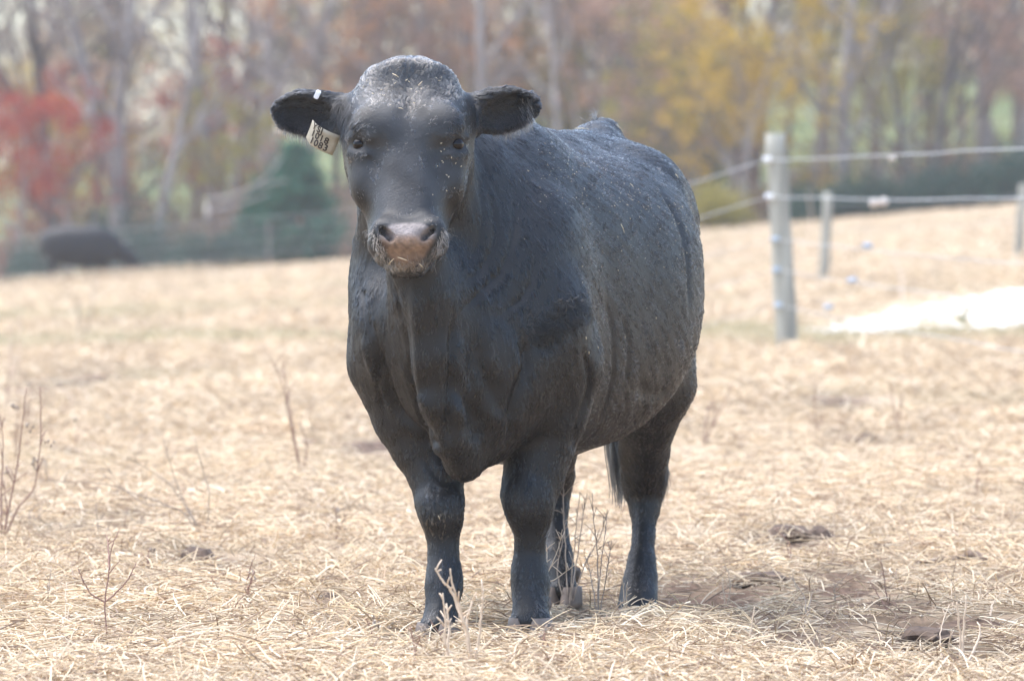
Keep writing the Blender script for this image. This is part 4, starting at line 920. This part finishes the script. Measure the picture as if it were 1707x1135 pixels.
def grow(seed, H, r0, bare=True, nleaf=0, lsize=.10, first=.25, spread=1.0, lean=(0, 0), fork=False, low=0.0):
    r = np.random.default_rng(seed); gt, gw, tips = Geo(), Geo(), []
    def branch(p, d, L, rad, lev):
        n = 9 if lev == 0 else 6; pts = [p]; d = d/np.linalg.norm(d)
        for i in range(n-1):
            d = d+r.normal(0, [.05, .12, .18, .22][lev], 3)+np.array((0, 0, [.02, .06, .05, .0][lev])); d /= np.linalg.norm(d); pts.append(pts[-1]+d*L/(n-1))
        pts = np.array(pts); rr = np.linspace(rad, rad*[.28, .25, .3, .4][lev], n)
        (gt if lev < 2 else gw).tube(pts, rr, [9, 6, 4, 3][lev], cap=lev == 0)
        if lev == 3:
            tips.extend(pts[2:]); return
        if lev >= 2: tips.extend(pts[3:])
        kids = [int(15*spread**.5), 7, 5][lev]
        for i in range(kids):
            f = r.uniform(first if lev == 0 else .25, 1.0); j = min(int(f*(n-1)), n-2); q = pts[j]+(pts[j+1]-pts[j])*(f*(n-1)-j)
            ax = pts[j+1]-pts[j]; ax /= np.linalg.norm(ax); o = r.normal(size=3); o -= ax*(o@ax); o /= np.linalg.norm(o)
            a = r.uniform(.6, 1.15) if lev else r.uniform(.5, 1.05); nd = ax*math.cos(a)+o*math.sin(a)
            branch(q, nd, L*r.uniform(.28, .48)*(1.25-.6*f)*spread if lev == 0 else L*r.uniform(.35, .6), np.interp(f, [0, 1], [rr[0], rr[-1]])*r.uniform(.4, .6), lev+1)
    d0 = np.array((lean[0], lean[1], 1.0)); branch(np.array((0, 0, -.2)), d0, H, r0, 0)
    if fork: branch(np.array((0, 0, H*.16)), np.array((-lean[0]-.28, .1, 1.0)), H*.8, r0*.7, 0)
    tips = np.array(tips); leaf = None
    if nleaf:
        hub = tips[r.integers(0, len(tips), max(70, len(tips)//14))]; c = hub[r.integers(0, len(hub), nleaf)]+r.normal(0, .17, (nleaf, 3))*r.uniform(.4, 1.3, (nleaf, 1)); c = c[c[:, 2] > low]; leaf = leaf_quads(c, lsize, r)
    return gt.mesh('trunk'), gw.mesh('twigs'), leaf
def leaf_quads(c, size, r):
    n = len(c); a = r.normal(size=(n, 3)); a /= np.linalg.norm(a, axis=1)[:, None]; b = r.normal(size=(n, 3)); b -= a*(a*b).sum(1)[:, None]; b /= np.linalg.norm(b, axis=1)[:, None]
    s = size*r.uniform(.6, 1.3, n)[:, None]; g = Geo(); g.quads(np.stack([c-a*s*.5, c+b*s*.32, c+a*s*.5, c-b*s*.32], 1)); return g.mesh('leaves', False)
def mound(seed, n, shape, size, stems=7):
    """shrub or cedar: leaf faces through a ragged volume, on a few stems"""
    r = np.random.default_rng(seed); gt = Geo(); c = []
    if shape == 'cone':
        H_, R_ = 2.7, .95; nb = 170
        gt.tube([(0, 0, -.1), (.02, 0, 1.2), (0, .02, 2.5)], [.06, .04, .012], 7)
        for i in range(nb):
            z = H_*r.random()**1.25*.97+.08; R = R_*(1-(z/H_)**1.5)**.8*r.uniform(.65, 1.1)*min(1, .55+z*1.2); a = r.uniform(0, 6.28); e = np.array((math.cos(a)*R, math.sin(a)*R, z+.25*R)); s = np.array((0, 0, z-.05))
            gt.tube([s, (s+e)/2-(0, 0, .03), e], [.012, .009, .004], 3, cap=False); k = n//nb; u = r.uniform(.35, 1.05, k)[:, None]; c.append(s+(e-s)*u+r.normal(0, .075, (k, 3)))
    else:
        W_, H_ = shape; nb = 60
        for i in range(nb):
            a = r.uniform(0, 6.28); R = W_*math.sqrt(r.random()); z = H_*r.uniform(.35, 1.05)*(1-.45*(R/W_)**2); e = np.array((math.cos(a)*R, math.sin(a)*R*.8, z)); s = np.array((e[0]*.35, e[1]*.35, -.05))
            if i < stems*4: gt.tube([s, (s+e)/2+r.normal(0, .05, 3), e], [.022, .015, .005], 4, cap=False)
            k = n//nb; u = r.uniform(.30, 1.05, k)[:, None]; c.append(s+(e-s)*u+r.normal(0, .15, (k, 3)))
    c = np.concatenate(c); c[:, 2] = np.maximum(c[:, 2], .02); return gt.mesh('stems'), leaf_quads(c, size, r)
PROTO = {}
for i, a in enumerate([dict(H=12, r0=.17, first=.10, spread=1.1), dict(H=11, r0=.13, first=.12, lean=(.22, .02)), dict(H=13, r0=.22, fork=True, first=.1), dict(H=8, r0=.08, first=.08, spread=1.2, lean=(-.12, 0)), dict(H=12, r0=.15, first=.15, lean=(-.10, 0), spread=1.15)]): PROTO['bare', i] = grow(300+i, **a)
for i, a in enumerate([dict(H=9, r0=.13, nleaf=5200, first=.14), dict(H=7, r0=.10, nleaf=5200, first=.10, spread=1.1), dict(H=11, r0=.17, nleaf=5600, first=.2)]): PROTO['leafy', i] = grow(320+i, **a)
PROTO['small', 0] = grow(340, 4.6, .07, nleaf=4200, first=.12, spread=1.35, lsize=.11); PROTO['small', 1] = grow(341, 5.4, .08, nleaf=4200, first=.16, spread=1.2, lsize=.11)
PROTO['cedar', 0] = mound(350, 11000, 'cone', .11); PROTO['shrub', 0] = mound(351, 3600, (1.1, 1.5), .10); PROTO['shrub', 1] = mound(352, 3600, (1.4, 1.05), .10); PROTO['brush', 0] = mound(353, 2000, (1.2, 1.9), .09)
def own(o, m): 
    if not o.data.materials: o.data.materials.append(m)
    o.material_slots[0].link = 'OBJECT'; o.material_slots[0].material = m
def plant(kind, var, px, Y, label, leaf=None, scale=1.0, group=None, bark=None, rot=None, X=None):
    pr_ = PROTO[kind, var]; x = P(px, 400, Y)[0] if X is None else X; nm = {'bare': 'bare_tree', 'leafy': 'autumn_tree', 'small': 'autumn_tree', 'cedar': 'cedar_tree', 'shrub': 'evergreen_shrub', 'brush': 'brush_shrub'}[kind]
    root = empty(nm, (x, Y, float(ground_z(x, Y)))); root.scale = (scale,)*3; root.rotation_euler = (0, 0, rng.uniform(0, 6.28) if rot is None else rot)
    tag(root, label, 'shrub' if kind in ('shrub', 'brush') else 'tree', group)
    if len(pr_) == 2:
        o = link('stems' if kind != 'cedar' else 'trunk', pr_[0], root); own(o, bark or bark_d); o = link('crown', pr_[1], root); own(o, LEAF[leaf]); return root
    o = link('trunk', pr_[0], root); own(o, bark or bark_m)
    if pr_[2] is not None: o = link('twigs', pr_[1], root); own(o, bark_d); o = link('crown', pr_[2], root); own(o, LEAF[leaf])
    else: o = link('crown', pr_[1], root); own(o, twig_m)
    return root
# front row, left to right
plant('small', 0, 30, 125, 'bright red maple at the far left above the grazing cow', 'red', .88)
plant('small', 1, 118, 128, 'red-leaved sapling just right of the red maple', 'red', .72)
plant('shrub', 0, 60, 122.5, 'dark shrub behind the grazing cow rump', 'shrub', .8)
plant('bare', 2, 195, 129, 'grey forked bare trunk at left with a V of limbs', rot=0.2)
plant('bare', 1, 240, 126, 'pale slender trunk leaning right at left', scale=.9, rot=0.0)
plant('bare', 0, 85, 131, 'dark trunk behind the red maple', bark=bark_d); plant('bare', 3, 140, 130, 'thin dark trunk between red maple and forked trunk', bark=bark_d)
plant('bare', 4, 372, 132, 'straight grey trunk left of the cedar'); plant('bare', 0, 440, 136, 'bare grey tree behind the cedar')
plant('small', 1, 320, 133, 'dull red sapling between the leaning trunk and the cedar', 'red', .8)
plant('small', 0, 95, 134, 'yellow leaves low behind the red maple', 'yellow', .9)
c_ = plant('cedar', 0, 492, 123.5, 'dense conical green cedar left of the bull head', 'green', .98); c_.scale = (1.35, 1.35, 1.0)
plant('cedar', 0, 432, 124.2, 'shorter green cedar against the left side of the tall cedar', 'green', .74)
plant('shrub', 0, 215, 123.5, 'dark evergreen shrub right of the grazing cow', 'shrub', 1.05); plant('shrub', 1, 330, 123, 'low dark evergreen shrub between cow and cedar', 'shrub', .9); plant('shrub', 1, 415, 123.2, 'low evergreen shrub touching the cedar on its left', 'shrub', .85)
plant('brush', 0, 590, 126, 'brown brush right of the cedar', 'brush', .8); plant('brush', 0, 400, 127, 'brown brush behind the low shrubs', 'brush', .9); plant('brush', 0, 280, 128, 'brown brush behind the dark shrub', 'brush', 1.0)
plant('leafy', 0, 500, 134, 'orange-leaved tree above the cedar', 'orange', .95); plant('leafy', 1, 600, 137, 'rusty tree above the bull left ear in the picture', 'rust', 1.0); plant('leafy', 2, 690, 136, 'orange tree behind the bull head', 'orange', .95)
plant('bare', 4, 800, 131, 'bare grey tree right of the bull head'); plant('leafy', 1, 880, 139, 'golden-brown tree above the bull right ear in the picture', 'orange', .9); plant('bare', 3, 930, 129, 'slim bare tree above the bull back')
plant('small', 0, 1090, 132, 'salmon-rust tree above the bull rump', 'rust', 1.15); plant('leafy', 0, 1010, 137, 'pale rusty tree behind the bull back', 'rust', .9); plant('brush', 0, 960, 126, 'brown brush behind the bull back', 'brush', .95)
plant('small', 1, 1240, 126.5, 'yellow-leaved tree left of the near fence post', 'yellow', 1.02); plant('small', 0, 1215, 128, 'second golden tree close behind the yellow tree', 'yellow', .8); plant('small', 0, 1150, 130, 'olive tree left of the yellow tree', 'olive', .9)
plant('shrub', 0, 1200, 124, 'olive-green shrub under the yellow tree', 'olive', .8); plant('cedar', 0, 1120, 150, 'dark pine bough tree high behind the bull rump', 'green', 2.2)
plant('bare', 0, 1400, 128, 'straight bare trunk right of the near fence post'); plant('bare', 4, 1350, 131, 'bare grey tree behind the second post'); plant('small', 1, 1470, 132, 'olive-yellow tree right of centre right', 'olive', 1.15)
plant('bare', 3, 1522, 127, 'thin dark trunk, left of a close pair at right', bark=bark_d); plant('bare', 1, 1548, 128, 'thin dark trunk, right of a close pair at right', bark=bark_d, scale=.9); plant('bare', 2, 1640, 131, 'forked bare tree near the right edge')
plant('leafy', 1, 1610, 138, 'pinkish orange tree at the upper right', 'rust', 1.0); plant('leafy', 0, 1700, 135, 'orange tree at the right edge', 'orange', .9); plant('small', 1, 1690, 129, 'rusty sapling low at the right edge', 'rust', .9)
for i, (x, sc_, v) in enumerate([(1345, .75, 1), (1420, .8, 0), (1490, .75, 1), (1560, .85, 0), (1625, .9, 1), (1690, 1.0, 0), (1760, .95, 1)]):
    plant('shrub', v, x, 124.2+.2*i, ['low', 'taller'][v == 0]+' dark evergreen shrub in the row behind the fences, '+['first', 'second', 'third', 'fourth', 'fifth', 'sixth', 'last'][i]+' from the near post', 'shrub', sc_)
# the wood behind and beside, too blurred to tell one tree from another
kinds = [('bare', 0, None), ('bare', 1, None), ('bare', 4, None), ('leafy', 0, 'rust'), ('leafy', 1, 'olive'), ('leafy', 2, 'orange'), ('bare', 2, None), ('leafy', 1, 'rust'), ('bare', 0, None), ('leafy', 0, 'olive')]
WORD = {None: 'bare grey tree lost in the blurred wood behind', 'rust': 'rust-brown tree lost in the blurred wood behind', 'orange': 'orange tree lost in the blurred wood behind', 'olive': 'olive-yellow tree lost in the blurred wood behind'}
n_ = 0
for i, X in enumerate(np.arange(-24, 23, 1.0)):              # undergrowth
    lf = ['brush', 'rust', 'brush', 'shrub', 'brush', 'olive', 'rust', 'brush'][(i*5) % 8]; k_, v_ = [('brush', 0), ('shrub', 0), ('brush', 0), ('small', 1)][(i*3) % 4]
    plant(k_, v_, 0, rng.uniform(129, 139), {'brush': 'brown brush in the blurred undergrowth of the wood', 'rust': 'rusty bush in the blurred undergrowth of the wood', 'shrub': 'green bush in the blurred undergrowth of the wood', 'olive': 'olive bush in the blurred undergrowth of the wood'}[lf], lf, rng.uniform(.8, 1.5) if k_ != 'small' else rng.uniform(.6, .95), 'undergrowth of the blurred wood', X=X+rng.uniform(-.4, .4))
for Y, step in ((140, 1.7), (148, 1.9), (158, 2.4)):
    for X in np.arange(-.17*(Y+16), .16*(Y+16), step):
        k, v, lf = kinds[(n_*7+n_//5) % len(kinds)]; n_ += 1
        plant(k, v, 0, Y+rng.uniform(-3, 3), WORD[lf], lf, bark=[bark_m, twig_m, bark_d][n_ % 3], scale=rng.uniform(.7, 1.1), group='trees of the blurred wood', X=X+rng.uniform(-.8, .8))
# a pale fallen branch before the cedar
b_ = ground_hit(395, 428); g = Geo()
for st in ([(345, 333), (390, 326), (440, 300), (470, 262)], [(345, 352), (400, 340), (450, 322)], [(390, 326), (425, 312), (480, 300)]): g.tube(spline([P(x, y, 122.0) for x, y in st], 12), np.linspace(.05, .02, 12), 6)
g.tube(spline([P(345, 340, 122.0), P(352, 390, 122.2), b_], 8), .045, 6)
tag(link('dead_branch', g.mesh('dead_branch'), None, bark_m), 'pale dead branch hanging just left of the cedar', 'branch')
# ---------------------------------------------------------------- thin bright haze over the whole valley
hv = [(x, y, z) for x in (-300, 300) for y in (-80, 460) for z in (-6.0, 34.0)]
hz = mesh_from('haze', hv, [[0, 1, 3, 2], [4, 6, 7, 5], [0, 4, 5, 1], [2, 3, 7, 6], [0, 2, 6, 4], [1, 5, 7, 3]], smooth=False)
hm = bpy.data.materials.new('haze'); hm.use_nodes = True; t = hm.node_tree; t.nodes.clear()
pv = t.nodes.new('ShaderNodeVolumePrincipled'); pv.inputs['Color'].default_value = (.93, .95, 1.0, 1); pv.inputs['Density'].default_value = .00042; pv.inputs['Anisotropy'].default_value = .0
t.links.new(pv.outputs[0], t.nodes.new('ShaderNodeOutputMaterial').inputs['Volume'])
tag(link('haze', hz, None, hm), 'thin pale haze hanging over the field and woods', 'haze', kind='stuff')
